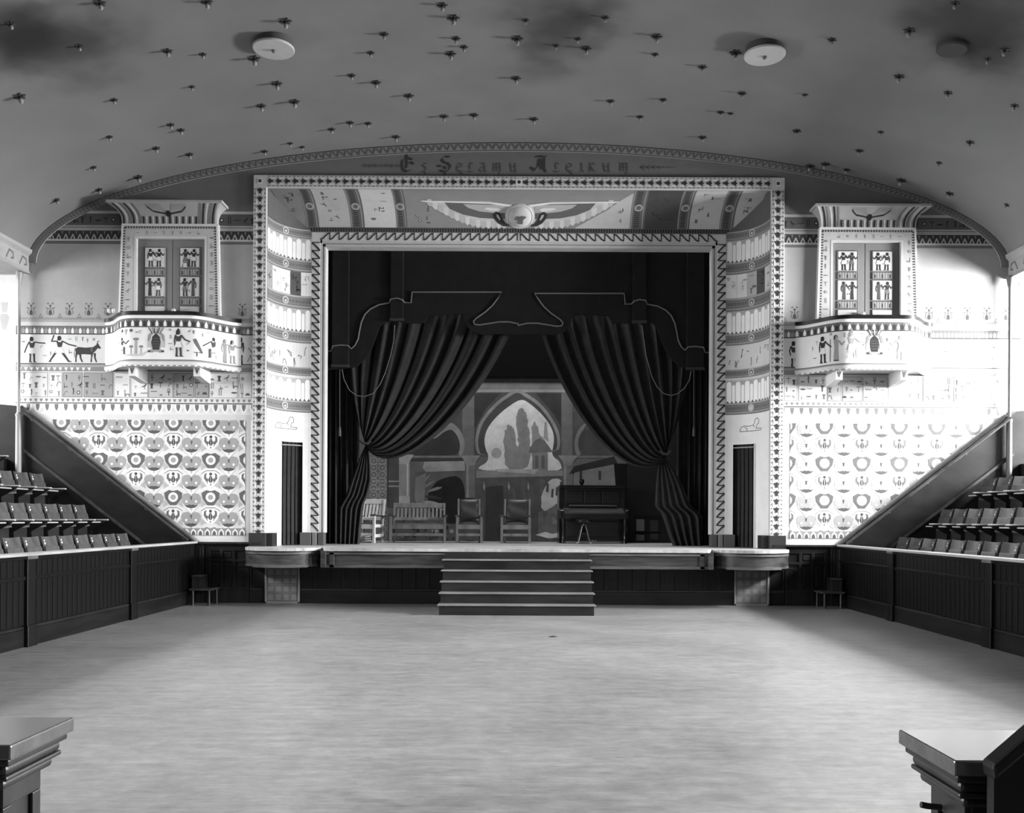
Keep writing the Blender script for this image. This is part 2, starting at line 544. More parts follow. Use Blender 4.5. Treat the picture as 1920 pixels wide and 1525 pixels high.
for s in (-1, 1):
    gal = MB().box(s * (VA + 0.02) if s > 0 else -OUTX - 0.3, OUTX + 0.3 if s > 0 else -(VA + 0.02), -22, 0.02, 6.26, 6.45)
    gal.build('ceiling_gallery_' + ('left' if s < 0 else 'right'), gm(165), kind='structure')
    # painted cornice along the foot of the vault
    tr = MB()
    tr.prism([(s*(VA-0.06), 6.24), (s*(VA+0.0), 6.24), (s*(VA+0.0), 6.70), (s*(VA-0.10), 6.70), (s*(VA-0.09), 6.64), (s*(VA-0.03), 6.58), (s*(VA-0.03), 6.32)], 'y', -22, -0.02)
    cor = tr.build('trim_1' if s < 0 else 'trim_2', gm(165), kind='structure')
    p = Paint()
    for k in range(16):
        y = -0.35 - k * 0.45
        p.stroke([(y, 6.36), (y+.10, 6.52), (y+.22, 6.50), (y+.24, 6.40), (y+.16, 6.38)], .035, 110)
    p.build('painted_scroll', cor, lambda a, b, l: Vector((s*(VA-0.03) - s*l, a, b)))

# ------------------------------------------------------------------ proscenium wall
WOX, CW, CD, CH = 4.80, 0.66, 0.85, 0.57       # cove: outer half width, width, depth, drop of the top cove
ZT = 7.91                                      # outer top of the cove
STZ = 1.08                                     # stage floor
mb = MB()
for s in (-1, 1):
    mb.box(min(s*WOX, s*(OUTX+.3)), max(s*WOX, s*(OUTX+.3)), 0.0, 0.3, -0.1, 9.1)
mb.box(-WOX, WOX, 0.0, 0.3, ZT, 9.1)
WALL = mb.build('wall_back', gm(165, noise=0.04), kind='structure')
LWm = lambda s: (lambda u, v, l: Vector((LW(u, v, s)[0], -l, LW(u, v, s)[1])))

# arched border under the vault: raised band with zigzag
mb = MB()
bw = 0.165
def arc_pt(t, o):
    a = math.pi * (1 - t)
    return Vector(((VA - o) * math.cos(a), 0, VZ + (VB - o) * math.sin(a)))
def arcgrid(i, j):
    o = [0.0, 0.0, bw, bw][round(j*3)]; y = [0.0, -0.035, -0.035, 0.0][round(j*3)]
    p = arc_pt(i, o); p.y = y; return p
mb.grid(arcgrid, 120, 3)
ARCH = mb.build('arch_border', gm(150), WALL, smooth=True)
p = Paint()
NZ = 200
for k in range(NZ):
    a0, a1, a2 = k/NZ, (k+.5)/NZ, (k+1)/NZ
    p.poly([(a0, .03), (a0+.0012, .03), (a1+.0006, .135), (a1-.0006, .135)], 105)
    p.poly([(a1-.0006, .135), (a1+.0006, .135), (a2, .03), (a2-.0012, .03)], 105)
for k in range(100):
    p.rect(k/100, .0, (k+1)/100, .016, 60); p.rect(k/100, .150, (k+1)/100, .164, 95)
def arcmap(t, o, l):
    q = arc_pt(t, o); q.y = -0.035 - l; return q
p.build('painted_zigzag', ARCH, arcmap)

# wall painting, both halves
def inside_arch(poly, s):
    return poly
def wall_painting(s):
    nm = 'left' if s < 0 else 'right'
    A = Paint()
    # ground tones
    XL = 36
    A.rect(30, 270, 475, 397, 118)                       # dim upper field
    A.rect(30, 396, 475, 401, 190, 1)
    A.rect(30, 401, 475, 423, 95, 1)
    for k in range(26): glyph(A, k*5+11, 110+k*14.5, 419, 13, 55, 2)
    A.rect(30, 423, 475, 433, 172, 1); A.rect(30, 426, 475, 427.5, 110, 2)
    A.rect(30, 433, 475, 449, 62, 1)
    for k in range(34):
        x = 30 + k*13.2
        A.poly([(x-5,449),(x-2.2,442),(x,438.5),(x+2.2,442),(x+5,449)], 172, 2)
        A.poly([(x-2.3,449),(x,443),(x+2.3,449)], 62, 3)
        A.poly([(x+4.6,434.5),(x+8.6,434.5),(x+6.6,442)], 120, 2)
    A.rect(30, 449, 475, 452.5, 195, 2); A.rect(30, 452.5, 475, 458, 110, 1)
    A.rect(30, 458, 475, 612, 168, 0)
    clips = None
    # scarab row and zigzag
    xs = [58+36.0*k for k in range(12)]
    for x in xs:
        if 205 < x < 425 : continue
        A.at(x, 592, 1, 1)
        A.poly([(-2.5,0),(2.5,0),(3.2,5),(2,9),(-2,9),(-3.2,5)], 85, 1)
        A.stroke([(-4,1),(-7,5),(-5,11)], 1.2, 110, 1); A.stroke([(4,1),(7,5),(5,11)], 1.2, 110, 1)
        A.stroke([(-3,12),(-8,14)], 1.6, 105, 1); A.stroke([(3,12),(8,14)], 1.6, 105, 1); A.stroke([(0,9),(0,16)], 1.6, 100, 1)
        A.poly([(-7,21),(-2,20),(-4,24)], 105, 1); A.poly([(7,21),(2,20),(4,24)], 105, 1); A.circ(0, 17.5, 2.2, 95, 1, 8)
        A.base()
        A.poly([(x+14,597),(x+22,597),(x+18,588)], 130, 1); A.circ(x+18, 594, 1.6, 175, 2, 6)
    for k in range(74):
        x = 36 + k*6
        if 190 < x < 425: continue
        A.stroke([(x,600),(x+3,597),(x+6,600)], 1.0, 130, 1)
    A.rect(30, 605, 475, 612, 200, 1)
    # lotus band
    A.rect(30, 612, 475, 627, 112, 1)
    for k in range(31):
        x = 36 + k*14.3
        A.poly([(x-2.4,626),(x-2.8,620),(x,615),(x+2.8,620),(x+2.4,626)], 235, 2)
        A.poly([(x+4.6,626),(x+3.8,616),(x+6,619),(x+7.2,613.5),(x+8.4,619),(x+10.4,616),(x+9.8,626)], 150, 2)
    A.rect(30, 626.5, 475, 628.3, 70, 2)
    # procession frieze
    A.rect(30, 628, 475, 684, 222, 1)
    A.rect(30, 682, 475, 684, 95, 2); A.rect(30, 684, 475, 689.5, 165, 2); A.rect(30, 689, 475, 697.5, 140, 2)
    for k in range(41):
        x = 38 + k*10.8
        A.poly([(x-3.6,690),(x+3.6,690),(x,696.5)], 238, 3)
    if s < 0:
        man(A, 60, 681, 49, arms=(((.11,.78),(.3,.75),(.5,.74)), ((-.11,.78),(-.2,.6),(-.28,.38))), L=3)
        man(A, 112, 680, 50, legs='stride', arms=(((.11,.78),(.35,.66),(.62,.60)), ((-.11,.78),(-.3,.78),(-.22,1.0))), L=3)
        bull(A, 141, 680, 34, L=3)
        for k, (x, y) in enumerate([(44,645),(78,655),(84,672),(95,668),(131,641),(143,640),(155,640),(164,643),(176,641),(131,664),(172,660)]):
            glyph(A, k*3+8, x, y, 8, 110, 3)
        man(A, 450, 683, 52, flip=True, arms=(((.11,.78),(.22,.62),(.34,.76)), ((-.11,.78),(-.13,.6),(-.10,.42))), L=3)
        A.stroke([(466,652),(472,660)], 1.5, 90, 3); A.stroke([(464,678),(470,665),(473,678)], 1.2, 110, 3)
    else:
        man(A, 455, 683, 50, flip=True, hair=45, L=3); A.stroke([(437,683),(437,640)], 1.2, 70, 3)
        signs(A, 440, 446, 645, 680, 5, 7, 110, 5, 3)
        man(A, 75, 682, 48, arms=(((.11,.78),(.3,.75),(.5,.74)), ((-.11,.78),(-.2,.6),(-.28,.38))), skin=165, hair=150, L=3)  # lighter greys on this pair stand in for window light washing them out
        man(A, 120, 682, 48, flip=True, skin=165, hair=150, L=3); signs(A, 40, 180, 640, 675, 14, 7, 120, 7, 3)
    # panel row
    A.rect(30, 697, 475, 748, 236, 1)
    B = [(38,90,216),(92,117,226),(118,155,165),(157,213,158),(214.5,244.5,222),(246,278,222),(279,325,190),(326,364,170),(365.5,392,165),(393,446,226),(448,473,222)]
    for k, (a, b, g) in enumerate(B):
        A.rect(a, 699, b, 746, g-90, 2); A.rect(a+.9, 699.9, b-.9, 745.1, g, 3)
        dk = 95 if g > 200 else 75
        n = max(3, int((b-a)/6))
        nx = max(1, round((b-a)/14))
        rg = random.Random(k*13 + (0 if s < 0 else 77))
        for ix in range(nx):
            for iy in range(3):
                if rg.random() < .12: continue
                glyph(A, rg.randrange(14), a + (ix+.5+rg.uniform(-.16, .16))*(b-a)/nx, 714+iy*14.4+rg.uniform(-2, 1.5), rg.uniform(6, 13.5), dk+rg.uniform(-10, 45), 4)
    # triangles, line, tear drops
    A.rect(30, 747, 475, 776, 226, 2)
    for k in range(44):
        x = 38 + k*10.0
        A.poly([(x-3.4,748.5),(x+3.4,748.5),(x+1.2,753.8),(x-1.2,753.8)], 135, 3)
    A.rect(30, 755.5, 475, 757.8, 110, 3)
    for k in range(25):
        x = 54 + k*17.55
        A.poly([(x-6,758.5),(x-5.6,766),(x-3,772),(x,775),(x+3,772),(x+5.6,766),(x+6,758.5)], 245, 3)
        A.poly([(x-3.7,758.5),(x-3.3,765),(x-1.6,769.5),(x,771.5),(x+1.6,769.5),(x+3.3,765),(x+3.7,758.5)], 118, 4)
        A.stroke([(x+7,773),(x+8.8,766),(x+10.6,773)], .8, 190, 3)
    A.rect(30, 775, 475, 1018, 236, 1)
    tr = (-.782, 1, 741)                                       # the raking dado line
    A.rect(44, 777, 475, 788, 214, 2); A.rect(461, 777, 470, 1016, 205, 2); A.rect(330, 1003, 461, 1014, 232, 2)
    A.poly([(38,768),(62,768),(392,1026),(370,1026)], 208, 3)
    # repeating field of lotus faces, rosettes and scarabs
    Fd = Paint()
    Fd.rect(60, 787, 461, 1003, 228, 0)
    def face(x, y):
        Fd.at(x, y, 1, 1)
        Fd.poly([(-17.5,2),(-18,8),(-14,14),(-7,15.5),(0,13),(7,15.5),(14,14),(18,8),(17.5,2),(16,-5),(11,-10),(0,-14),(-11,-10),(-16,-5)], 165, 2)
        Fd.poly([(-18.5,-1),(-13,-9),(0,-23.5),(13,-9),(18.5,-1),(12,-7),(0,-12),(-12,-7)], 238, 3)
        Fd.poly([(-2.2,-13.5),(2.2,-13.5),(0,-18)], 190, 4)
        Fd.poly([(-13.5,-6.2),(-8,-7.2),(-3,-5.6),(0,-6.6),(3,-5.6),(8,-7.2),(13.5,-6.2),(8,-11),(0,-13),(-8,-11)], 92, 4)
        Fd.circ(-9, 0, 2.5, 240, 4, 8); Fd.circ(9, 0, 2.5, 240, 4, 8)
        Fd.poly([(-2,9.5),(2,9.5),(.9,7),(.7,3),(-.7,3),(-.9,7)], 92, 5)
        Fd.base()
    SH = [(-17,8),(-8,13.5),(0,11.5),(8,13.5),(17,8),(15,-3),(6,-15),(-6,-15),(-15,-3)]
    def rosette(x, y):
        Fd.at(x, y, 1, 1); Fd.poly(SH, 104, 2)
        for a in range(14):
            t = a*math.pi/7
            Fd.circ(7.6*math.cos(t), 7.6*math.sin(t), 2.0, 240, 3, 7)
        Fd.circ(0, 0, 7.4, 238, 3, 14); Fd.circ(0, 0, 5.0, 165, 4, 12); Fd.base()
    def scarab(x, y):
        Fd.at(x, y, 1, 1); Fd.poly(SH, 244, 2)
        Fd.circ(0, 8.5, 3.0, 85, 3, 8)
        for m in (-1, 1):
            Fd.poly([(m*3,-1),(m*8,1),(m*8.5,6),(m*6.5,11),(m*12,8),(m*12.5,0),(m*8,-6)], 112, 3)
            Fd.stroke([(m*3,-3),(m*7,-5),(m*6,-9)], 1.2, 80, 3)
        Fd.poly([(-1.6,5),(1.6,5),(3.4,0),(3,-6),(0,-9),(-3,-6),(-3.4,0)], 75, 3); Fd.rect(-.5, -8, .5, 4, 200, 4)
        Fd.circ(0, -11.5, 1.4, 85, 3, 6); Fd.base()
        Fd.stroke([(x-17,y-9),(x-8,y-15),(x+8,y-15),(x+17,y-9)], 1.1, 140, 3)
    for i in range(7):
        x = 80.5 + 70.1*i - 0.0
        for j in range(-1, 7): face(x + 70.0 - 0.5, 801 + 34.8*j)
    for i in range(8):
        x = 46 + 70.1*i
        for j in range(4):
            rosette(x, 793 + 69.6*j); scarab(x, 827.5 + 69.6*j)
            for m in (-1, 1):
                for dy in (0, 34.8):
                    Fd.poly([(x+m*9,806+69.6*j+dy),(x+m*17,798+69.6*j+dy),(x+m*18,812+69.6*j+dy)], 185, 1)
    Fd.rect(60, 990, 461, 1003, 150, 6)
    for k in range(32):
        x = 66 + 13*k
        Fd.poly([(x-5.5,1003),(x-5,996),(x,990.5),(x+5,996),(x+5.5,1003)], 240, 7)
        Fd.poly([(x-3.2,1003),(x-2.8,998),(x,994.5),(x+2.8,998),(x+3.2,1003)], 100, 8)
    # keep everything under the vault: clip to a polygon by pieces is done by the arch border standing proud
    A.build('painted_frieze', WALL, LWm(s), lift=0.002, dl=0.0012,
            clips=arch_clips(s))
    Fd.build('painted_lotus_field', WALL, LWm(s), lift=0.008, dl=0.0012,
             clips=[(-.782, 1, 719.7), (1, 0, 461), (-1, 0, -40), (0, -1, -787.5), (0, 1, 1003)])
def arch_clips(s):
    # half planes tangent to the arch (survey units) so that no paint passes outside it
    out = []
    for a in range(92, 180, 4):
        t = math.radians(a)
        cx, cz = 971.6, 969.3 - (VZ - CAMZ) / K0
        px, pv = cx + (VA-.01)/K0*math.cos(t), cz - (VB-.01)/K0*math.sin(t)
        nx, nv = math.cos(t)/VA, -math.sin(t)/VB
        l = math.hypot(nx, nv)
        out.append((nx/l, nv/l, (nx*px + nv*pv)/l))
    return out
for s in (-1, 1): wall_painting(s)

# upper wall above the proscenium and the painted greeting
p = Paint()
p.rect(476.2, 262, 1469.8, 336, 118, 0)
p.build('painted_upper_field', WALL, lambda u, v, l: Vector(((u-973)*K0, -l, CAMZ-(v-973)*K0)), clips=[
    (math.cos(math.radians(a))/VA/(math.hypot(math.cos(math.radians(a))/VA, math.sin(math.radians(a))/VB)),
     -math.sin(math.radians(a))/VB/(math.hypot(math.cos(math.radians(a))/VA, math.sin(math.radians(a))/VB)),
     ((math.cos(math.radians(a))/VA)*(973+(VA-.01)/K0*math.cos(math.radians(a))) - (math.sin(math.radians(a))/VB)*(973-(VZ-CAMZ)/K0-(VB-.01)/K0*math.sin(math.radians(a)))) /
     (math.hypot(math.cos(math.radians(a))/VA, math.sin(math.radians(a))/VB))) for a in range(50, 131, 4)])

class Nib(Paint):
    def pen(s, strokes, ox, oy, h, g, wd=.15, ang=38):
        n = (math.cos(math.radians(ang))*wd/2*h, math.sin(math.radians(ang))*wd/2*h)
        for st in strokes:
            for i in range(len(st)-1):
                a = (ox + st[i][0]*h, oy - st[i][1]*h); b = (ox + st[i+1][0]*h, oy - st[i+1][1]*h)
                q = [(a[0]-n[0], a[1]+n[1]), (a[0]+n[0], a[1]-n[1]), (b[0]+n[0], b[1]-n[1]), (b[0]-n[0], b[1]+n[1])]
                area = sum(q[k][0]*q[(k+1) % 4][1]-q[(k+1) % 4][0]*q[k][1] for k in range(4))
                if abs(area) < 0.02*h:
                    s.stroke([a, b], .045*h, g, 1)
                else: s.poly(q, g, 1)
LET = {
 'E': [[(.55,.82),(.3,.95),(.08,.75),(.03,.45),(.12,.15),(.35,.03),(.62,.15)], [(.33,.95),(.33,.25)], [(.33,1.1),(.33,.9)], [(.4,.55),(.6,.62),(.78,.5)], [(.5,.85),(.7,.78)]],
 'S': [[(.62,.95),(.35,.98),(.12,.82),(.25,.62),(.5,.55),(.68,.35),(.55,.1),(.25,.02),(.0,.12)], [(.5,.55),(.25,.35),(.4,.2),(.55,.3)], [(.62,.95),(.72,1.02)], [(.0,.12),(.12,.22)], [(-.15,.4),(.1,.36)], [(.3,-.05),(.34,-.15)]],
 'A': [[(.05,.95),(.3,1.0),(.55,.95),(.75,1.0)], [(.3,.85),(.22,.4),(.0,.1)], [(.6,.9),(.6,.15),(.72,.02)], [(.22,.45),(.6,.45)], [(.38,.8),(.4,.2)], [(-.25,.3),(-.1,.2),(.0,.1),(-.15,.02)], [(.5,.7),(.52,.2)]],
 's': [[(.4,.58),(.2,.6),(.08,.48),(.35,.28),(.3,.08),(.05,.02)], [(.25,.02),(.3,-.15)]],
 'e': [[(.38,.5),(.2,.6),(.05,.42),(.05,.2),(.2,.03),(.45,.12)], [(.05,.3),(.35,.36),(.38,.5)], [(.25,.0),(.42,-.12),(.3,-.22)]],
 'l': [[(.38,.55),(.2,.62),(.15,.45),(.2,.2),(.02,.05)], [(.02,.05),(.25,.02),(.45,.1)]],
 'a': [[(.12,.58),(.35,.6),(.42,.4),(.42,.1),(.52,.02)], [(.42,.35),(.15,.3),(.05,.15),(.2,.03),(.42,.14)]],
 'm': [[(.02,.5),(.12,.6),(.12,.05)], [(.12,.55),(.32,.6),(.34,.05)], [(.34,.55),(.55,.6),(.57,.1),(.45,-.15)], [(.12,.3),(.55,.32)]],
 'u': [[(.05,.6),(.1,.15),(.2,.03),(.38,.12)], [(.38,.6),(.4,.05),(.5,.02)], [(.1,.35),(.38,.38)]],
 'i': [[(.05,.55),(.15,.6),(.18,.1),(.3,.03)], [(.12,.75),(.18,.78)], [(.0,.06),(.18,.1)]],
 'k': [[(.12,.62),(.1,.05)], [(.12,.35),(.32,.6),(.42,.52)], [(.18,.35),(.35,.06),(.48,.1)]],
}
nb = Nib()
for ch, u, big in [('E',752,1),('s',789,0),('S',824,1),('e',855,0),('l',876,0),('a',897,0),('m',922,0),('u',955,0),
                   ('A',1002,1),('l',1037,0),('e',1061,0),('i',1086,0),('k',1103,0),('u',1130,0),('m',1160,0)]:
    if big: nb.pen(LET[ch], u, 323, 30, 66, .19)
    else: nb.pen(LET[ch], u, 323, 28, 84, .11)
for k in range(7):                                              # leafy line ends
    x = 680 + k*10
    nb.circ(x+2, 311+.5*(k % 2), 2.0 + .5*(k % 3), 92, 1, 6); nb.stroke([(x,311),(x+9,311.5)], 1.1, 88, 1); nb.stroke([(x+4,306),(x+7,311),(x+4,316)], 1.0, 92, 1)
for k in range(6):
    x = 1203 + k*10
    nb.circ(x, 314, 2.8-.35*k, 80, 1, 6); nb.stroke([(x,314),(x+12,314)], 1.0, 85, 1)
    if k < 4: nb.stroke([(x+5,308+k),(x+1,314),(x+5,320-k)], 1.2, 82, 1)
nb.build('painted_greeting_lettering', WALL, lambda u, v, l: P(u, v, 0) + Vector((0, -l, 0)), lift=0.004)

# ------------------------------------------------------------------ coves, frames
def cove_xy(a):  # a in radians; left-handed profile measured outwards from the inner edge
    return WOX - CW*(1-math.cos(a)), CD*math.sin(a)
DA0, DA1, DZT = math.radians(36), math.radians(76), 3.13
AN = [math.radians(x) for x in (0, 6, 12, 18, 24, 30, 36, 42, 48, 54, 60, 65, 70, 76, 81, 86, 90)]
COVE = {}
for s in (-1, 1):
    mb = MB()
    n = len(AN) - 1
    zs = [0.0, 1.0]
    def col(a, z): x, y = cove_xy(a); return Vector((s*x, y, z))
    for i in range(n):
        a, b = AN[i], AN[i+1]
        hole = a >= DA0 - 1e-6 and b <= DA1 + 1e-6
        za, zb = ZT - CH*(1-math.cos(a)), ZT - CH*(1-math.cos(b))
        z0 = DZT if hole else STZ
        mb.add([col(a, z0), col(b, z0), col(b, zb), col(a, za)], [(0, 1, 2, 3)])
    COVE[s] = mb.build('cove', gm(205, noise=.04), WALL, smooth=True)
    # reveal of the little doorway
    mb = MB()
    for a in (DA0, DA1):
        x, y = cove_xy(a)
        mb.box(min(s*x, s*(x-.01)), max(s*x, s*(x-.01)), y, y+.25, STZ, DZT)
    mb.build('door_reveal', gm(200), WALL)
def smap(s):
    ARC = 1.19
    def f(q, z, l):
        a = q/ARC*math.pi/2
        x, y = cove_xy(a)
        nx, ny = -math.cos(a)/CW, -math.sin(a)/CD
        L = math.hypot(nx, ny)
        return Vector((s*(x + nx/L*l), y + ny/L*l, -z))      # z passed negated: paint y points down
    return f
def zc(v): return -(CAMZ + (973-v)*18.3/FPX)
def topmap(x, a, l):
    t = -a
    nz, ny = -math.cos(t)/CH, -math.sin(t)/CD
    L = math.hypot(nz, ny)
    return Vector((x, CD*math.sin(t) + ny/L*l, ZT-CH + CH*math.cos(t) + nz/L*l))
for s in (-1, 1):
    c = Paint(); ARC = 1.19
    def band(v0, v1, tri=True):
        h = v1 - v0
        c.rect(0, zc(v0), ARC, zc(v1), 118, 1)
        c.rect(0, zc(v0+h*.02), ARC, zc(v0+h*.14), 165, 2)
        c.rect(0, zc(v0+h*.30), ARC, zc(v0+h*.62), 150, 2)
        for k in range(34):
            x = .02 + k*.0345
            if abs(x-.60) < .06: continue
            c.rect(x, zc(v0+h*.32), x+.017, zc(v0+h*.60), 58, 3)
        c.rect(0, zc(v0+h*.80), ARC, zc(v0+h*.88), 165, 2)
        c.circ(.60, zc(v0+h*.48), .075, 185, 4, 12); c.circ(.60, zc(v0+h*.48), .05, 110, 5, 10)
        c.circ(.60, zc(v0+h*.52), .025, 205, 6, 8)
    def cols(v0, v1, g):
        c.rect(0, zc(v0), ARC, zc(v1), 168, 1)
        k = 0; x = .015
        while x < ARC - .05:
            tall = k % 2 == 0
            wd = .118 if tall else .076
            top = v0+2 if tall else v0+6.5
            r = wd/2
            pts = [(x+.004, zc(v1)), (x+wd-.004, zc(v1))] + [(x+r+(r-.004)*math.cos(math.pi*q/6), zc(top)+.05 - r*math.sin(math.pi*q/6)*.9) for q in range(7)]
            c.poly(pts, g, 2)
            x += wd + .006; k += 1
        for k in range(13):
            xx = k*.0945
            c.poly([(xx-.032, zc(v1)), (xx+.032, zc(v1)), (xx, zc(v1-4.2))], 95, 3)
    def row(v0, v1, tones, dk, seed):
        n = len(tones); w_ = ARC/n
        for k, g in enumerate(tones):
            c.rect(k*w_, zc(v0), (k+1)*w_-.006, zc(v1), g, 1)
            rr = random.Random(seed+k)
            for q in range(4):
                gx, gz = k*w_+w_*rr.uniform(.2, .8), zc(v0+(v1-v0)*rr.uniform(.25, .95))
                glyph(c, rr.randrange(14), gx, gz, .11*rr.uniform(.6, 1.2), g-dk, 2)
    band(432, 449)
    cols(449, 490, 232); band(490, 513)
    row(513, 557, [150, 225, 215, 85, 222] if s < 0 else [200, 85, 175, 215, 222], 75, 3 if s < 0 else 41)
    band(557, 582); cols(582, 624, 238); band(624, 646)
    c.rect(0, zc(646), ARC, zc(691), 205, 1)
    rr = random.Random(12+s)
    for q in range(9):
        x, v = .1+.12*q, rr.uniform(655, 683)
        c.stroke([(x+.05*rr.uniform(-1,1), zc(v+9*rr.uniform(-1,1))) for _ in range(4)], .014, 95, 2)
    band(691, 707); c.rect(0, zc(707), ARC, zc(713), 200, 1)
    cols(712, 754, 246); band(754, 776)
    c.rect(0, zc(776), ARC, -DZT, 226, 1); c.rect(0, -DZT, .476, -STZ, 226, 1); c.rect(1.005, -DZT, ARC, -STZ, 226, 1)
    c.rect(0, -ZT, ARC, zc(432), 92, 1)
    # recumbent sphinx over the doorway
    sx = .60
    def S(pts, g, wd=.012): c.stroke([(sx + m*x, zc(808)-y) for x, y in pts for m in ((1,) if s > 0 else (-1,))], wd, g, 3)
    S([(-.26,.0),(.25,.0)], 95); S([(-.26,0),(-.28,.035),(-.12,.045)], 95); S([(-.13,.045),(-.155,.12)], 95)
    S([(-.155,.12),(-.20,.135),(-.205,.20),(-.17,.245),(-.115,.23),(-.085,.16),(-.06,.115),(-.08,.07)], 90)
    S([(-.06,.115),(.05,.095),(.15,.11),(.22,.085),(.255,.03),(.25,0)], 95); S([(.10,.0),(.09,.05),(.15,.085)], 110)
    c.build('painted_colonnade', COVE[s], smap(s), strip=.07, lift=.003, dl=.0015)
# top cove
mb = MB()
def topgrid(i, j):
    a = math.pi/2*j
    xm = WOX - CW*(1-math.cos(a))
    return Vector((-xm + 2*xm*i, CD*math.sin(a), ZT - CH*(1-math.cos(a))))
mb.grid(topgrid, 1, 16)
TOPC = mb.build('cove', gm(140), WALL, smooth=True)
c = Paint()
def tp(x0, x1, g, L=1, a0=0.0, a1=math.pi/2):
    c.rect(x0, -a0 if False else a0*-1, x1, -a1, g, L)
A1 = math.radians(80)
pan = [(-4.74,-4.25,138,70),(-3.99,-3.36,185,90),(-3.08,-2.45,205,95),(2.50,3.15,78,20),(3.40,4.0,190,95),(4.28,4.74,190,95)]
for k, (x0, x1, g, dk) in enumerate(pan):
    c.rect(x0, 0, x1, -A1, g, 1)
    rr = random.Random(60+k)
    for q in range(7):
        glyph(c, rr.randrange(14), rr.uniform(x0+.12, x1-.12), -rr.uniform(.15, 1.1), .13*rr.uniform(.6, 1.2), g-dk, 2)
c.rect(-2.23, 0, 2.21, -A1, 140, 1)
for q in range(7):
    rr = random.Random(80+q); glyph(c, rr.randrange(14), rr.uniform(-2.15, -1.7), -rr.uniform(.2, 1.2), .13, 92, 2)
c.poly([(2.21, -.15), (2.21, -A1), (1.1, -A1), (1.75, -.8)], 190, 2)
for q in range(4):
    rr = random.Random(90+q); glyph(c, rr.randrange(14), rr.uniform(1.9, 2.1), -rr.uniform(.4, 1.1), .12, 95, 3)
for (x0, x1) in ((-4.25,-3.99),(-3.36,-3.08),(-2.45,-2.23),(2.21,2.50),(3.15,3.40),(4.0,4.28)):
    w_ = x1-x0
    c.rect(x0, 0, x1, -A1, 104, 1); c.rect(x0+w_*.04, 0, x0+w_*.12, -A1, 150, 2); c.rect(x0+w_*.80, 0, x0+w_*.88, -A1, 150, 2)
    for q in range(22):
        a = -(.06 + q*.06)
        if abs(a+.72) < .1: continue
        c.rect(x0+w_*.25, a, x0+w_*.62, a-.028, 52, 3)
    c.circ((x0+x1)/2, -.72, .085, 170, 4, 12, ry=.12); c.circ((x0+x1)/2, -.72, .05, 105, 5, 10, ry=.07)
c.rect(-4.2, -A1, 4.2, -math.radians(89.5), 92, 1)
for k in range(156):
    x = -4.16 + k*.0537
    c.rect(x, -math.radians(81), x+.024, -math.radians(88), 45, 2)
# wings of the sun disc
WC = 0.02
wa = lambda a: .52 + (a-.36)*1.12
for m in (-1, 1):
    def W(pts, g, L): c.poly([(WC + m*x, -wa(a)) for x, a in pts], g, L)
    W([(.15,.52),(.6,.36),(1.9,.34),(1.72,.55),(1.5,.74),(1.2,.95),(.9,1.08),(.4,1.12),(.2,.98)], 196, 4)
    W([(.3,.44),(1.48,.40),(1.38,.60),(1.12,.76),(.8,.85),(.3,.88)], 100, 6)
    W([(.28,.47),(1.12,.44),(1.02,.56),(.8,.66),(.55,.70),(.3,.70)], 176, 7)
    W([(.15,.46),(.5,.385),(1.95,.335),(1.9,.37),(.6,.43),(.2,.52)], 228, 8)
    for k in range(15):
        x = .32 + k*.104
        am = 1.13 - max(0, (x-.75))**1.5*.62
        c.poly([(WC+m*(x-.05), -wa(am-.20)), (WC+m*(x+.045), -wa(am-.20)), (WC+m*(x+.045), -wa(am-.02)), (WC+m*(x), -wa(am+.04)), (WC+m*(x-.05), -wa(am-.02))], 208 if k % 2 else 186, 5)
    # rearing cobra beside the disc
    W([(.22,1.10),(.34,1.08),(.44,1.0),(.52,.86),(.54,.74),(.48,.66),(.40,.70),(.36,.86),(.30,.98)], 58, 9)
    W([(.40,.92),(.46,.82),(.47,.74),(.43,.76),(.39,.88)], 185, 10)
    W([(.36,.60),(.46,.55),(.66,.54),(.72,.58),(.58,.64),(.44,.66)], 215, 10)
c.build('painted_panels', TOPC, topmap, stripy=.11, lift=.003, dl=.0014)
# the sun disc itself, in relief
a0 = .98
cen = topmap(WC, -a0, 0.03)
nrm = (topmap(WC, -a0, 1) - topmap(WC, -a0, 0)).normalized()
R = Vector((0, 0, 1)).rotation_difference(nrm).to_matrix()
disc = MB().lathe([(.27, -.05), (.27, .03), (.245, .05), (.23, .045), (.2, .075), (.12, .105), (.0, .115)], cen, 32, M=R).build('sun_disc', gm(185), TOPC, smooth=True)
pe = Paint()
pe.poly([(-.12,-.02),(-.05,.06),(.0,.02),(.05,.06),(.13,.03),(.06,-.03),(.05,-.12),(-.05,-.12),(-.05,-.03)], 95, 0)
xa = R @ Vector((1, 0, 0)); ya = R @ Vector((0, 1, 0))
pe.build('painted_emblem', disc, lambda x, y, l: cen + Vector((1,0,0))*x + nrm*(.112 - 0.25*(x*x+y*y)*2.2 + l) + nrm.cross(Vector((1,0,0)))*(y), lift=.012)

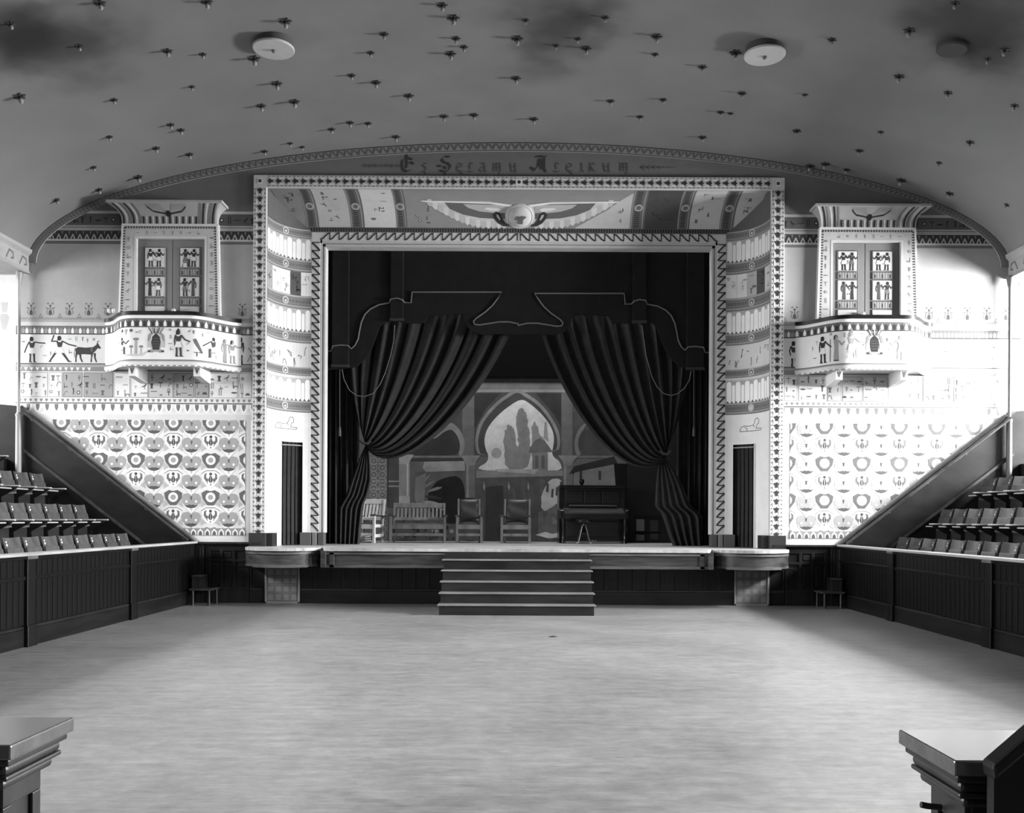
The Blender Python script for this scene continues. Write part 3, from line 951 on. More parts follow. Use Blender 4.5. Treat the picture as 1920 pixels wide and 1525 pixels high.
# outer lotus frame of the proscenium
FO, FI, FTO = 5.05, 4.80, 8.145
mb = MB()
for s in (-1, 1): mb.box(min(s*FI, s*FO), max(s*FI, s*FO), -.06, .02, 1.33, FTO)
mb.box(-FI, FI, -.06, .02, ZT, FTO)
FRAME = mb.build('proscenium_frame', gm(198), WALL, bevel=.008)
lot = Paint()
def lotus(p, f):
    """f maps (across -.5...5, along) to wall coordinates; one link of the lotus chain"""
    q = lambda pts, g, L: p.poly([f(a, b) for a, b in pts], g, L)
    q([(-.26,.02),(-.12,.10),(-.05,-.02),(0,-.08),(.05,-.02),(.12,.10),(.26,.02),(.16,.26),(.09,.44),(.09,.62),(-.09,.62),(-.09,.44),(-.16,.26)], 58, 2)
    q([(-.28,.32),(-.19,.40),(-.19,.98),(-.27,.92)], 236, 2); q([(.28,.32),(.19,.40),(.19,.98),(.27,.92)], 236, 2)
    for b in (.12, .62):
        for m in (-1, 1):
            q([(m*.38-.035,b-.08),(m*.38+.035,b-.08),(m*.38+.035,b+.08),(m*.38-.035,b+.08)], 80, 2)
PT = .1585; WF = FO - FI
for s in (-1, 1):
    for k in range(42):
        z = ZT - .02 - k*PT
        lotus(lot, lambda a, b: (s*((FI+FO)/2 + a*WF), -(z - b*PT)))
    for k in range(30):
        x = s*(FI - .03 - k*PT)
        lotus(lot, lambda a, b: (x - s*b*PT, -((ZT+FTO)/2 + a*WF*.94)))
    lot.rect(s*4.925-.05, -8.08, s*4.925+.05, -7.98, 230, 2); lot.rect(s*4.925-.03, -8.06, s*4.925+.03, -8.0, 70, 3)
lot.rect(-.06, -8.085, .06, -7.97, 235, 4); lot.circ(0, -8.03, .035, 60, 5, 8)
lot.build('painted_lotus_chain', FRAME, lambda x, y, l: Vector((x, -.06-l, -y)), lift=.002)

# inner slashed frame and stepped moulding around the opening
IO, IOT = WOX - CW, ZT - CH                     # 4.14, 7.34
mb = MB()
for s in (-1, 1): mb.box(min(s*(IO-.16), s*IO), max(s*(IO-.16), s*IO), CD, CD+.1, 1.33, IOT)
mb.box(-IO+.16, IO-.16, CD, CD+.1, IOT-.15, IOT)
INNER = mb.build('opening_frame', gm(205), WALL)
sl = Paint()
nS = 36
for s in (-1, 1):
    for k in range(nS):
        z = IOT - .2 - k*(IOT-.2-1.36)/nS
        h = (IOT-.2-1.36)/nS
        x0, x1 = s*(IO-.155), s*(IO-.008)
        sl.stroke([(x1, -(z)), (x1*.5+x0*.5, -(z-.008)), (x0, -(z-.002))], .022, 62, 2)
        sl.stroke([(x1, -(z-.02)), (x1*.75+x0*.25, -(z-h*.25)), (x0*.9+x1*.1, -(z-h*.86)), (x0, -(z-h))], .03, 58, 3)
    nT = 21
    for k in range(nT):
        h = (IO-.2)/nT
        x = s*(h*k + .03)
        sl.stroke([(x, -(IOT-.01)), (x, -(IOT-.145))], .02, 62, 2)
        sl.stroke([(x+s*h*.95, -(IOT-.145)), (x+s*h*.7, -(IOT-.12)), (x+s*h*.25, -(IOT-.03)), (x, -(IOT-.012))], .026, 58, 3)
sl.build('painted_slashes', INNER, lambda x, y, l: Vector((x, CD-l, -y)), lift=.002)
mb = MB()
for k, (o, i, y) in enumerate(((.16, .20, .02), (.20, .235, .07), (.235, .265, .04))):
    for s in (-1, 1): mb.box(min(s*(IO-i), s*(IO-o)), max(s*(IO-i), s*(IO-o)), CD+y, CD+.3, 1.33, IOT-o+.01)
    mb.box(-IO+o, IO-o, CD+y, CD+.3, IOT-i-.01, IOT-o+.01)
mb.build('opening_moulding', gm(190), WALL)
# dark plinths under frames and jambs
for s in (-1, 1):
    for (x0, x1, y0, y1, g) in ((4.78, 5.10, -.10, .05, 48), (4.66, 4.80, -.02, .30, 44), (IO-.02, IO+.20, CD-.06, CD+.05, 95), (IO-.13, IO-.04, CD-.05, CD+.05, 120), (IO-.27, IO-.15, CD-.03, CD+.2, 80)):
        MB().box(min(s*x0, s*x1), max(s*x0, s*x1), y0, y1, STZ, 1.335).build('plinth', gm(g, rough=.4, spec=.4), WALL, bevel=.008)

# ------------------------------------------------------------------ pylon doorways above the boxes
def pylon(s):
    nm = 'left' if s < 0 else 'right'
    d = empty('door_1' if s < 0 else 'door_2', (LW(323, 590, s)[0], 0, LW(323, 690, s)[1]), kind='structure')
    L = lambda u, v: LW(u, v, s)
    mb = MB()
    BV = 690
    mb.prism([L(222, BV), L(231, 423), L(259, 450), L(259, BV)], 'y', -.10, .02)
    mb.prism([L(386, 450), L(411, 423), L(418, BV), L(386, BV)], 'y', -.10, .02)
    mb.prism([L(231, 423), L(411, 423), L(386, 450), L(259, 450)], 'y', -.10, .02)
    sur = mb.build('surround', gm(188), d)
    p = Paint()
    p.poly([(222,BV),(231,423),(234.5,426),(226,BV)], 232, 1); p.poly([(411,423),(407.5,426),(414,BV),(418,BV)], 232, 1)
    p.rect(231, 423, 411, 427, 215, 1)
    for k in range(34): p.rect(238+k*5, 427.5, 240.6+k*5, 431.5, 78, 1)
    for k in range(40):
        v = 430 + k*5; x = 234.5 - (v-426)/(BV-426)*8.5
        p.rect(x+.5, v, x+4.2, v+2.6, 78, 1); x2 = 407.5 + (v-426)/(BV-426)*6.5
        p.rect(x2-4.2, v, x2-.5, v+2.6, 78, 1)
    p.poly([(255,446),(390,446),(390,BV),(386,BV),(386,450),(259,450),(259,BV),(255,BV)], 205, 1)
    for k in range(9):
        glyph(p, k*3+1, 244-k*.3, 456+k*16, 9, 128, 1); glyph(p, k*5+2, 399, 452+k*16, 9, 128, 1)
    for k in range(8): glyph(p, k*3, 262+k*16, 443, 7, 135, 1)
    p.build('painted_border', sur, lambda u, v, l: Vector((LW(u, v, s)[0], -.10-l, LW(u, v, s)[1])))
    # cavetto cornice
    def cv(u, t, l=0.0):
        f = t**3.2
        x = 320.5 + (u-320.5)*(1 + .165*f)
        X, Z = L(x, 423 - 31*t)
        return Vector((X, -.12 - .24*f - l, Z - l*.3))
    mb = MB()
    mb.grid(lambda i, j: cv(232 + 177*i, j), 2, 10)
    for u in (232, 409):
        mb.grid(lambda i, j: Vector((cv(u, j).x, cv(u, j).y*(1-i), cv(u, j).z)), 1, 10)
    mb.grid(lambda i, j: Vector((cv(232+177*i, 0).x, -.12*j, cv(232, 0).z)), 1, 1)
    cor = mb.build('cavetto_cornice', gm(165), d, smooth=True)
    (xa, za), (xb, zb) = L(213, 392), L(427, 387)
    MB().box(min(xa, xb), max(xa, xb), -.38, .02, za, zb).build('cornice_fillet', gm(170), cor, bevel=.008)
    p = Paint()
    for k in range(29):
        u = 235 + k*6.1
        full = u < 268 or u > 372
        g = (48, 205, 120)[k % 3] if full else (52, 205)[k % 2]
        p.rect(u, 0.0, u+3.2, .985 if full else .42, g, 1)
    p.stroke([(288,.86),(296,.66),(316,.56),(320,.58),(325,.56),(345,.66),(353,.86)], .075, 55, 2)
    p.circ(320.5, .55, 5, 42, 3, 10, ry=.16)
    for m in (-1, 1):
        p.poly([(320.5+m*4,.66),(320.5+m*30,.84),(320.5+m*34,.96),(320.5+m*10,.96)], 150, 1)
    pt = p.build('painted_flutes', cor, cv, stripy=.1, lift=.004)
    # two door leaves with painted panels
    for k, (a, b, pa, pb) in enumerate(((259.6, 323.3, 272, 310), (324.3, 385.5, 337.5, 375))):
        (x0, z0), (x1, z1) = L(a, 690), L(b, 450.5)
        lf = MB().box(min(x0, x1), max(x0, x1), -.03, .03, z0, z1).build('door_leaf', gm(128, noise=.05), d, bevel=.006)
        for j, (v0, v1, g) in enumerate(((465, 503, 205), (504.5, 518, 150), (519.5, 557.5, 205), (559, 573, 150), (574.5, 612, 200))):
            (x0, z0), (x1, z1) = L(pa, v1), L(pb, v0)
            pn = MB().box(min(x0, x1), max(x0, x1), -.045, -.02, z0, z1).build('door_panel', gm(g), lf, bevel=.004)
            q = Paint(); w_ = pb - pa
            q.rect(pa, v0, pb, v0+.9, 60, 0); q.rect(pa, v1-.9, pb, v1, 60, 0); q.rect(pa, v0, pa+.9, v1, 60, 0); q.rect(pb-.9, v0, pb, v1, 60, 0)
            if j in (0, 2):
                fl = bool((j//2+k) % 2)
                R1 = ((( .11,.78),(.25,.62),(.38,.52)), ((-.11,.78),(-.15,.6),(-.12,.45)))
                R2 = (((.11,.78),(.22,.66),(.34,.84)), ((-.11,.78),(-.2,.62),(-.3,.72)))
                if j == 2:
                    man(q, pa+10, v1-1.5, 34, arms=R2, skin=62, kilt=120, robe=(k == 0) != (s > 0), L=1)
                    man(q, pa+w_-12, v1-1.5, 34, flip=True, arms=R1, skin=85, kilt=225, robe=(s > 0 or k == 1), L=1)
                else:
                    man(q, pa+11, v1-1.5, 34, arms=R1 if k == 0 else R2, legs='stand' if (k == 0 or s > 0) else 'sit', skin=58, kilt=110 if k else 215, L=1)
                    man(q, pa+w_-11, v1-1.5, 34, flip=True, arms=R2, skin=50, kilt=205, hair=35, L=1)
                signs(q, pa+14, pb-14, v0+8, v1-8, 4, 5, 140, j*9+k, 1)
            elif j in (1, 3):
                for m in range(7): q.rect(pa+3+m*5.2, v0+1, pa+3.7+m*5.2, v1-1, 105, 0)
                for m in range(3): q.rect(pa+4+m*14, v0+4.5, pa+5.8+m*14, v1-2, 70, 1)
            else:
                for m in range(5): q.poly([(pa+2.5+m*8,v1),(pa+2.5+m*8,v0+14),(pa+4.5+m*8,v0+11),(pa+6.5+m*8,v0+14),(pa+6.5+m*8,v1)], 75, 1)
            q.build('painted_figures', pn, lambda u, v, l: Vector((LW(u, v, s)[0], -.045-l, LW(u, v, s)[1])))
            for ch in [o for o in pn.children]:           # keep to three levels
                ch.parent = lf; ch.name = 'painted_panel_figures'
    (kx, kz) = L(329, 584)
    MB().lathe([(.012, 0), (.012, .04), (.035, .055), (.04, .08), (.025, .1), (.0, .105)], (kx, -.03, kz), 12, M=Matrix.Rotation(math.pi/2, 3, 'X')).build('door_knob', gm(210, rough=.25, spec=.8), d, smooth=True)
    return d
for s in (-1, 1): pylon(s)

# ------------------------------------------------------------------ the two boxes (balconies)
def sm(t): t = max(0, min(1, t)); return t*t*(3-2*t)
BPJ, BHW = .66, 1.31
def plan(x):
    t = max(0.0, min(1.0, (abs(x)-.42)/(BHW-.42)))
    return -BPJ*(1 - t**2.4/(t**2.4 + (1-t)**1.5))
_tab = [(0.0, 0.0)]
for k in range(1, 201):
    x = BHW*k/200
    x_, y_ = BHW*(k-1)/200, plan(BHW*(k-1)/200)
    _tab.append((_tab[-1][0] + math.hypot(x-x_, plan(x)-y_), x))
def arc2x(q):
    a = min(abs(q), _tab[-1][0]-1e-6)
    lo_, hi_ = 0, 200
    while hi_-lo_ > 1:
        m = (lo_+hi_)//2
        if _tab[m][0] <= a: lo_ = m
        else: hi_ = m
    t = (a-_tab[lo_][0])/max(1e-9, _tab[hi_][0]-_tab[lo_][0])
    return math.copysign(_tab[lo_][1] + t*(_tab[hi_][1]-_tab[lo_][1]), q)
SMAX = _tab[-1][0]
BZ0, BZ1 = 4.43, 5.335
KB = (CAMD-BPJ)/FPX
def balcony(s):
    xc = 6.58*s
    side = 'left' if s < 0 else 'right'
    d = empty('box_balcony', (xc, -BPJ/2, BZ0),
              'painted box balcony on the %s wall with %s' % (side, 'a boat, jar and falcon on its front' if s < 0 else 'two striding figures at its stage end'), 'balcony')
    def sheet(off, z0, z1, name, mat, thick=.07, par=d):
        mb = MB(); n = 64
        def row(o, z): 
            out = []
            for i in range(n+1):
                q = -SMAX + 2*SMAX*i/n
                x = arc2x(q); y = plan(x)
                e = .003; dx, dy = 2*e, plan(x+e)-plan(x-e); L_ = math.hypot(dx, dy)
                nx, ny = dy/L_, -dx/L_
                out.append(Vector((xc + x + nx*o, min(-.001, y + ny*o), z)))
            return out
        rows = [row(off, z0), row(off, z1), row(off-thick, z1), row(off-thick, z0)]
        vs = [p_ for r in rows for p_ in r]
        fs = []
        for j in range(4):
            for i in range(n):
                a = j*(n+1)+i; b = ((j+1) % 4)*(n+1)+i
                fs.append((a, a+1, b+1, b))
        mb.add(vs, fs)
        return mb.build(name, mat, par, smooth=True)
    par = sheet(0, BZ0, BZ1, 'parapet', gm(225, noise=.04))
    sheet(.03, BZ1, BZ1+.07, 'cap_rail', gm(26, rough=.25, spec=.6), .12)
    sheet(.015, BZ0-.012, BZ0+.05, 'bottom_moulding', gm(215), .05)
    mb = MB(); n = 40
    pts = [(xc + BHW*(2*i/n-1), min(-.001, plan(BHW*(2*i/n-1)) + .02)) for i in range(n+1)]
    mb.prism(pts, 'z', BZ0, BZ0+.06)
    mb.build('balcony_floor', gm(185), d)
    for m in (-1, 1):
        bx_ = xc - s*.05 + m*.60
        b = MB().prism([(-.56, BZ0), (0, BZ0), (0, BZ0-.26), (-.12, BZ0-.25), (-.56, BZ0-.20)], 'x', bx_-.065, bx_+.065).build('bracket', gm(225), d, bevel=.006)
        q = Paint()
        for a in (-.35, 0, .35): q.stroke([(0, .15), (math.sin(a)*.09, .15-math.cos(a)*.1)], .016, 90, 1)
        q.build('painted_lotus', b, lambda x, y, l: Vector((bx_+x, -.56-l, BZ0-y)))
    # painting in front-survey units, u measured from the middle of the front
    uc = 297 if s < 0 else 1645
    def bm_(u, v, l):
        q = (u-uc)*KB
        x = arc2x(q); y = plan(x)
        e = .003; dx, dy = 2*e, plan(x+e)-plan(x-e); L_ = math.hypot(dx, dy)
        return Vector((xc + x + dy/L_*l, y - dx/L_*l, CAMZ-(v-(969.5 if s < 0 else 976.0))*KB))
    V0 = 0 if s < 0 else 6.5
    p = Paint()
    u0, u1 = uc - SMAX/KB + .5, uc + SMAX/KB - .5
    def R(v0, v1, g, L=1): p.rect(u0, v0+V0, u1, v1+V0, g, L)
    R(591.5, 597, 240); R(597, 613, 110); R(612.4, 614, 70, 2); R(614, 676, 232, 0); R(674.5, 676, 90); R(676, 681, 168); R(681, 687.5, 150)
    k = 0
    u = u0+4
    while u < u1-6:
        p.poly([(u-2.3,612+V0),(u-2.8,606+V0),(u,600+V0),(u+2.8,606+V0),(u+2.3,612+V0)], 242, 2)
        p.poly([(u+5.2,612+V0),(u+3.6,601+V0),(u+6.4,605+V0),(u+7.6,598.5+V0),(u+8.8,605+V0),(u+11.6,601+V0),(u+10,612+V0)], 62, 2)
        u += 15.2
    u = u0+4
    while u < u1-4:
        p.circ(u, 684+V0, 3.0, 245, 2, 8); u += 11.2
    def jar(x, v, m=1):
        p.at(x, v, 1, 1)
        for k in range(9): p.stroke([(-7+k*1.75, 36),(-14+k*3.5, 46)], 1.5, (60, 200, 120)[k % 3], 3)
        p.poly([(-15,32),(-16,20),(-13,20),(-9,32),(-4,36),(4,36),(9,32),(13,20),(16,20),(15,32),(8,39),(-8,39)], 150, 2)
        p.poly([(-16,9),(-9,9),(-9,21),(-16,21)], 190, 2); p.poly([(16,9),(9,9),(9,21),(16,21)], 190, 2)
        p.poly([(-6,5),(6,5),(8.5,20),(7,29),(2,34),(0,37),(-2,34),(-7,29),(-8.5,20)], 62, 3)
        for k in range(4): p.rect(-7.5, 10+k*5, 7.5, 10.7+k*5, 110, 4)
        p.rect(-15, 0, -5, 4, 70, 2); p.rect(5, 0, 15, 4, 70, 2); p.rect(-10, 1, 10, 6, 160, 2)
        p.base()
    if s < 0:
        jar(290, 661)
        p.poly([(198,660),(210,664),(262,664),(276,657),(264,668),(214,668)], 200, 2)
        man(p, 222, 664, 32, legs='sit', arms=(((.11,.78),(.3,.6),(.5,.78)),), L=3)
        for x, h in ((243,12),(251,26),(254,26),(262,12)):
            p.stroke([(x,664),(x,664-h)], 1.0, 120, 2); p.poly([(x-4,664-h),(x+4,664-h),(x+2.5,660-h),(x-2.5,660-h)], 130, 2)
        for x, g in ((222,90),(232,170),(243,100)): p.circ(x, 620, 3.2, g, 2, 9)
        man(p, 332, 669, 51, arms=(((.11,.78),(.25,.62),(.42,.56)), ((-.11,.78),(-.14,.6),(-.12,.42))), hat=.08, L=3)
        p.poly([(359,636),(364,634),(367,639),(377,660),(374,662),(361,642)], 110, 3); p.stroke([(361,660),(372,660)], 1.4, 105, 3)
        p.stroke([(366,660),(366,667)], 2, 110, 3)
        man(p, 398, 667, 40, flip=True, legs='sit', arms=(((.11,.78),(.3,.66),(.52,.52)), ((-.11,.78),(-.1,.6),(.05,.5))), skin=85, L=3)
        for k, (x, v) in enumerate([(205,632),(254,626),(260,626),(316,622),(317,635),(316,648),(352,624),(360,625),(376,630),(387,624),(350,648),(350,660),(318,657),(210,645),(232,628)]): glyph(p, k*5+3, x, v, 7, 120, 2)
        man(p, 424, 672, 46, robe=True, skin=150, hair=120, L=3); man(p, 440, 672, 46, skin=150, L=3)
    else:
        jar(1641, 664+V0-6)
        man(p, 1543, 677, 52, arms=(((.11,.78),(.22,.66),(.34,.56)), ((-.11,.78),(-.14,.6),(-.12,.42))), skin=58, hair=40, L=3)
        p.stroke([(1559,676),(1559,634)], 1.3, 80, 3)
        man(p, 1570, 676, 50, robe=True, skin=160, hair=75, arms=(((.11,.75),(.2,.6),(.3,.72)),), L=3)
        man(p, 1598, 672, 50, legs='sit', skin=165, hair=140, hat=.18, arms=(((.11,.78),(.3,.62),(.5,.6)),), L=3)
        man(p, 1690, 676, 48, flip=True, skin=185, hair=160, kilt=238, arms=(((.11,.78),(.3,.62),(.4,.7)),), L=3)
        man(p, 1720, 676, 46, skin=185, hair=170, L=3)
        for k, (x, v) in enumerate([(1520,650),(1525,668),(1530,640),(1560,628),(1585,632),(1618,630),(1620,650),(1665,640),(1668,660),(1705,650)]): glyph(p, k*5+3, x, v, 8, 130, 2)
    p.build('painted_front', par, bm_, strip=3.5, lift=.004, dl=.0015)
for s in (-1, 1): balcony(s)
# a glint on the rail, given shape as a small pale object
og = empty('rail_glint', (-7.50, -.62, BZ1+.05), 'glint shaped as a small pale object at the left end of the left balcony rail', 'glint')
for m in (-1, 1):
    MB().lathe([(.022,0),(.03,.02),(.03,.06),(.02,.075),(.0,.075)], (-7.50+m*.04, -.60, BZ1+.05), 10).build('glint_body', gm(235, rough=.3), og, smooth=True)
MB().tube([(-7.54, -.60, BZ1+.09), (-7.46, -.60, BZ1+.09)], .008).build('glint_link', gm(200), og)

# ------------------------------------------------------------------ slim gallery posts and wall ends
for s in (-1, 1):
    side = 'left' if s < 0 else 'right'
    x = 9.30*s if s > 0 else -9.45
    zb = 2.15
    o = empty('gallery_post', (x, -.14, zb), 'slim iron post under the vault cornice at the %s end of the stage wall' % side, 'post')
    MB().lathe([(.075,0),(.075,.12),(.055,.16),(.05,1.35),(.06,1.4),(.03,1.45),(.028,3.9),(.045,3.95),(.06,4.05),(.06,4.12)], (x, -.14, zb), 14, 0).build('shaft', gm(95 if s > 0 else 150, rough=.4, spec=.5), o, smooth=True)  # left shaft lighter: a bright reflection put into its grey
    p = Paint()
    for k in range(3):                              # faint painted papyrus columns on the wall beyond
        u = 8 - k*38
        p.rect(u-3, 620, u+3, 780, 214, 1); p.poly([(u-3,620),(u+3,620),(u+9,596),(u+5,590),(u-5,590),(u-9,596)], 190, 1)
        p.poly([(u-4,588),(u+4,588),(u+7,568),(u-7,568)], 195, 1); p.stroke([(u+13,640),(u+13,780)], 1.2, 205, 1); p.poly([(u+10,660),(u+16,660),(u+13,672)], 200, 1)
    p.rect(-330, 517, 33, 900, 228, 0)
    p.build('painted_papyrus_columns', WALL, LWm(s), lift=.004)

# ------------------------------------------------------------------ raking wood dado against the stage wall
def dado(s):
    side = 'left' if s < 0 else 'right'
    o = empty('trim_3' if s < 0 else 'trim_4', (LW(370, 1016, s)[0], 0, 1.16), kind='structure')
    L = lambda u, v: LW(u, v, s)
    x0, z0 = s*6.12, 1.17
    x1, z1 = s*9.42, 3.72
    dz = (z1-z0)/(abs(x1)-abs(x0))
    m = wood(40, 88, rough=.3, grain=(1.6, 6, 3), spec=.5) if s > 0 else wood(24, 46, rough=.3, grain=(1.6, 6, 3), spec=.5)
    m = wood(14, 38, rough=.35, grain=(1.6, 6, 3), spec=.3)
    MB().prism([(x0, z0), (x1, z1), (s*OUTX, z1+.3), (s*OUTX, .2), (x0, .2)], 'y', -.05, 0).build('dado_board', m, o)
    def strip(off, h, y, name, mat):
        q = [(x0, z0-off), (x1, z1-off), (x1, z1-off-h), (x0, z0-off-h)]
        MB().prism(q, 'y', y, -.04).build(name, mat, o, bevel=.006)
    strip(-.02, .05, -.12, 'cap_moulding', wood(40, 80, rough=.25, grain=(2, 6, 3)))
    strip(.78, .07, -.08, 'lower_moulding', wood(40, 80, rough=.25, grain=(2, 6, 3)))
    a, b = Vector((x0+s*.1, -.17, z0-.06+.1*dz)), Vector((x1-s*.1, -.17, z1-.06-.1*dz))
    for k in range(5):
        q = a.lerp(b, .03+k*.233)
        br = MB().tube([(q.x, -.05, q.z-.05), (q.x, -.14, q.z-.05), (q.x, -.17, q.z-.02)], .014).build('bracket', gm(150, rough=.3, spec=.6), o, smooth=True)
    MB().tube([a, b], .028, 10).build('handrail', wood(40, 80, rough=.25, grain=(2, 6, 3)), o, smooth=True)
for s in (-1, 1): dado(s)

# ------------------------------------------------------------------ stage platform
FY = -.85
RAILW = wood(44, 100, rough=.28, grain=(1.3, 6, 12), spec=.6)
ST = empty('stage_platform', (0, 0, 0), 'raised wooden stage with panelled apron and bowed ends', 'stage')
def bow(s, n=14):
    """front edge of the bowed end from the wall to the straight apron"""
    out = []
    for i in range(n+1):
        t = i/n
        a = math.radians(8 + 148*t)
        x = -4.30 - .78*math.cos(a)*1.0
        y = -.20 - .80*math.sin(a)
        out.append((s*abs(x), y))
    return out
def apron(off):
    """whole front edge left to right, pushed out by off"""
    L_ = [(-5.08, 0.0), (-5.08, -.18-off*.3)] + [(x, y-off) for x, y in bow(-1)[1:]]
    L_ = [q for q in L_ if q[0] <= -3.48 or True]
    L_ += [(-3.46, FY-off*.9)]
    return L_ + [(-x, y) for x, y in reversed(L_)]
edge = apron(.05)
MB().prism([(-7.0, 6.0)] + [(-7.0, .02)] + edge + [(7.0, .02), (7.0, 6.0)], 'z', STZ-.055, STZ).build('stage_floor', wood(120, 190, rough=.45, grain=(2, 14, 2), spec=.35), ST)
def ribbon(path, z0, z1, name, mat, par=ST, thick=.06, i0=0, i1=None):
    path = path[i0:i1]
    mb = MB(); n = len(path)
    vs = []
    for (x, y) in path: vs += [(x, y, z0), (x, y, z1), (x, y+thick, z1), (x, y+thick, z0)]
    fs = []
    for i in range(n-1):
        for k in range(4): fs.append((i*4+k, i*4+(k+1) % 4, (i+1)*4+(k+1) % 4, (i+1)*4+k))
    fs += [(0, 1, 2, 3), ((n-1)*4+3, (n-1)*4+2, (n-1)*4+1, (n-1)*4)]
    mb.add(vs, fs)
    return mb.build(name, mat, par, smooth=True, angle=.5)
e0 = apron(0.0)
h = len(e0)//2
LBOW, RBOW, MID = e0[1:h-1], e0[h+1:-1], [e0[h-1], e0[h]]
for path, lab in ((LBOW, 'l'), (MID, 'm'), (RBOW, 'r')):
    ribbon(path, .73, STZ-.05, 'apron_panel', FASCIA)
    fr = [(x, y-.035) for x, y in path]
    ribbon(fr, .725, .775, 'panel_rail', RAILW, thick=.045)
    ribbon(fr, .965, 1.0, 'panel_rail', RAILW, thick=.045)
    ribbon([(x, y-.03) for x, y in path], STZ-.055, STZ-.04, 'edge_moulding', RAILW, thick=.05)
for x in (-4.98, -3.50, -3.36, 3.36, 3.50, 4.98):
    y = FY if abs(x) < 3.4 else (-.92 if abs(x) < 4 else -.36)
    MB().box(x-.045, x+.045, y-.035, y+.04, .725, 1.03).build('panel_stile', FASCIA, ST, bevel=.006)
MB().box(-5.1, 5.1, -.84, .02, .715, .74).build('apron_soffit', BLACK, ST)
# lower front: panelled wood at the wall line
LOWW = wood(12, 30, rough=.35, grain=(8, 8, .8), spec=.45)
def lower(x0, x1, n):
    MB().box(x0, x1, -.02, .04, 0, .74).build('backing_board', LOWW, ST)
    MB().box(x0, x1, -.055, -.0, 0, .24).build('base_board', wood(16, 36, rough=.32, grain=(1, 8, 8)), ST, bevel=.005)
    MB().box(x0, x1, -.05, -.0, .24, .28).build('base_moulding', wood(36, 66, rough=.3, grain=(1, 8, 8)), ST, bevel=.01)
    MB().box(x0, x1, -.045, 0, .66, .74).build('head_rail', LOWW, ST)
    for k in range(n+1):
        x = x0 + (x1-x0)*k/n
        MB().box(max(x0, x-.035), min(x1, x+.035), -.045, 0, .28, .66).build('panel_stile', LOWW, ST, bevel=.005)
lower(-4.12, -1.42, 10); lower(1.42, 4.12, 10); lower(-1.42, 1.42, 8)
MB().box(-7.0, 7.0, .05, .10, 0, STZ-.06).build('under_stage_wall', BLACK, ST)
lower(-5.09, -4.80, 1); lower(4.80, 5.09, 1)
# the two fretwork grilles
GR = gm(150, rough=.5, noise=.05)
for s in (-1, 1):
    g = empty('vent_grille', (s*4.46, -.06, 0), 'square fretwork heating grille in a pale frame under the %s end of the stage' % ('left' if s < 0 else 'right'), 'grille')
    x0, x1 = s*4.46-.33, s*4.46+.33
    fr = MB()
    fr.box(x0, x0+.035, -.09, -.02, 0, .70).box(x1-.035, x1, -.09, -.02, 0, .70).box(x0, x1, -.09, -.02, 0, .035).box(x0, x1, -.09, -.02, .665, .70)
    fr.build('frame', GR, g, bevel=.004)
    MB().box(x0+.03, x1-.03, -.035, -.02, .03, .68).build('dark_backing', BLACK, g)
    fw = MB()
    n = 25
    a, b, c_, d_ = x0+.035, x1-.035, .035, .665
    for k in range(1, n):
        x = a + (b-a)*k/n; z = c_ + (d_-c_)*k/n
        fw.box(x-.0045, x+.0045, -.07, -.06, c_, d_); fw.box(a, b, -.0705, -.0605, z-.0045, z+.0045)
    for i in range(4):
        for j in range(4):
            fw.box(a+(b-a)*(i+.5)/4-.045, a+(b-a)*(i+.5)/4+.045, -.068, -.06, c_+(d_-c_)*(j+.5)/4-.045, c_+(d_-c_)*(j+.5)/4+.045)
    tag(fw.build('fretwork', GR, g), kind='stuff')
# wainscot panels between stage and barriers
for s in (-1, 1):
    o = empty('wainscot', (s*5.75, 0, 0), 'dark panelled wainscot filling the corner %s of the stage' % ('left' if s < 0 else 'right'), 'wainscot')
    X = lambda a, b: (min(s*a, s*b), max(s*a, s*b))
    m = wood(16, 40, rough=.3, grain=(7, 7, .9), spec=.5)
    def bx(a, b, y, z0, z1, nm='stile', mt=m, bev=.006):
        x0, x1 = X(a, b); return MB().box(x0, x1, y, 0, z0, z1).build(nm, mt, o, bevel=bev)
    bx(5.10, 6.12, -.02, 0, 1.14, 'backing_board')
    for a, b in ((5.10, 5.17), (5.36, 5.42), (5.60, 5.66), (5.84, 5.92)): bx(a, b, -.055, .27, 1.02)
    for z0, z1 in ((.99, 1.06), (.78, .83), (.24, .30)): bx(5.10, 5.92, -.053, z0, z1, 'rail')
    bx(5.10, 6.1, -.06, 0, .24, 'base_board')
    bx(5.96, 6.10, -.09, 0, 1.12, 'corner_pilaster'); bx(6.01, 6.05, -.10, .3, 1.05, 'pilaster_bead')
    for i, (a, b) in enumerate(((5.44, 5.58), (5.68, 5.82))):
        for z0, z1 in ((.34, .75), (.86, .96)): bx(a, b, -.035, z0, z1, 'raised_panel', bev=.012)
    bx(4.86, 6.12, -.12, 1.12, 1.16, 'cap_rail', wood(26, 50, rough=.25))
# ------------------------------------------------------------------ stage steps
T = empty('stage_steps', (0, -1.5, 0), 'broad flight of six dark wooden steps up to the middle of the stage', 'steps')
RY = [-2.06, -1.82, -1.59, -1.36, -1.15, -.94]
wid = 1.305
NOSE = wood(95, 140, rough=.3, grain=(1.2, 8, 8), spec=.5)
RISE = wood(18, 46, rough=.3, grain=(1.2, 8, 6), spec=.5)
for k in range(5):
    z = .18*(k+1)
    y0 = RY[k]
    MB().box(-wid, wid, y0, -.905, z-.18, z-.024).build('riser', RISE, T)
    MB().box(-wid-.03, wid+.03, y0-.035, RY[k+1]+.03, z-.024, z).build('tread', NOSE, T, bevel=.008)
MB().box(-wid, wid, RY[5], -.905, .90, 1.02).build('riser', RISE, T)
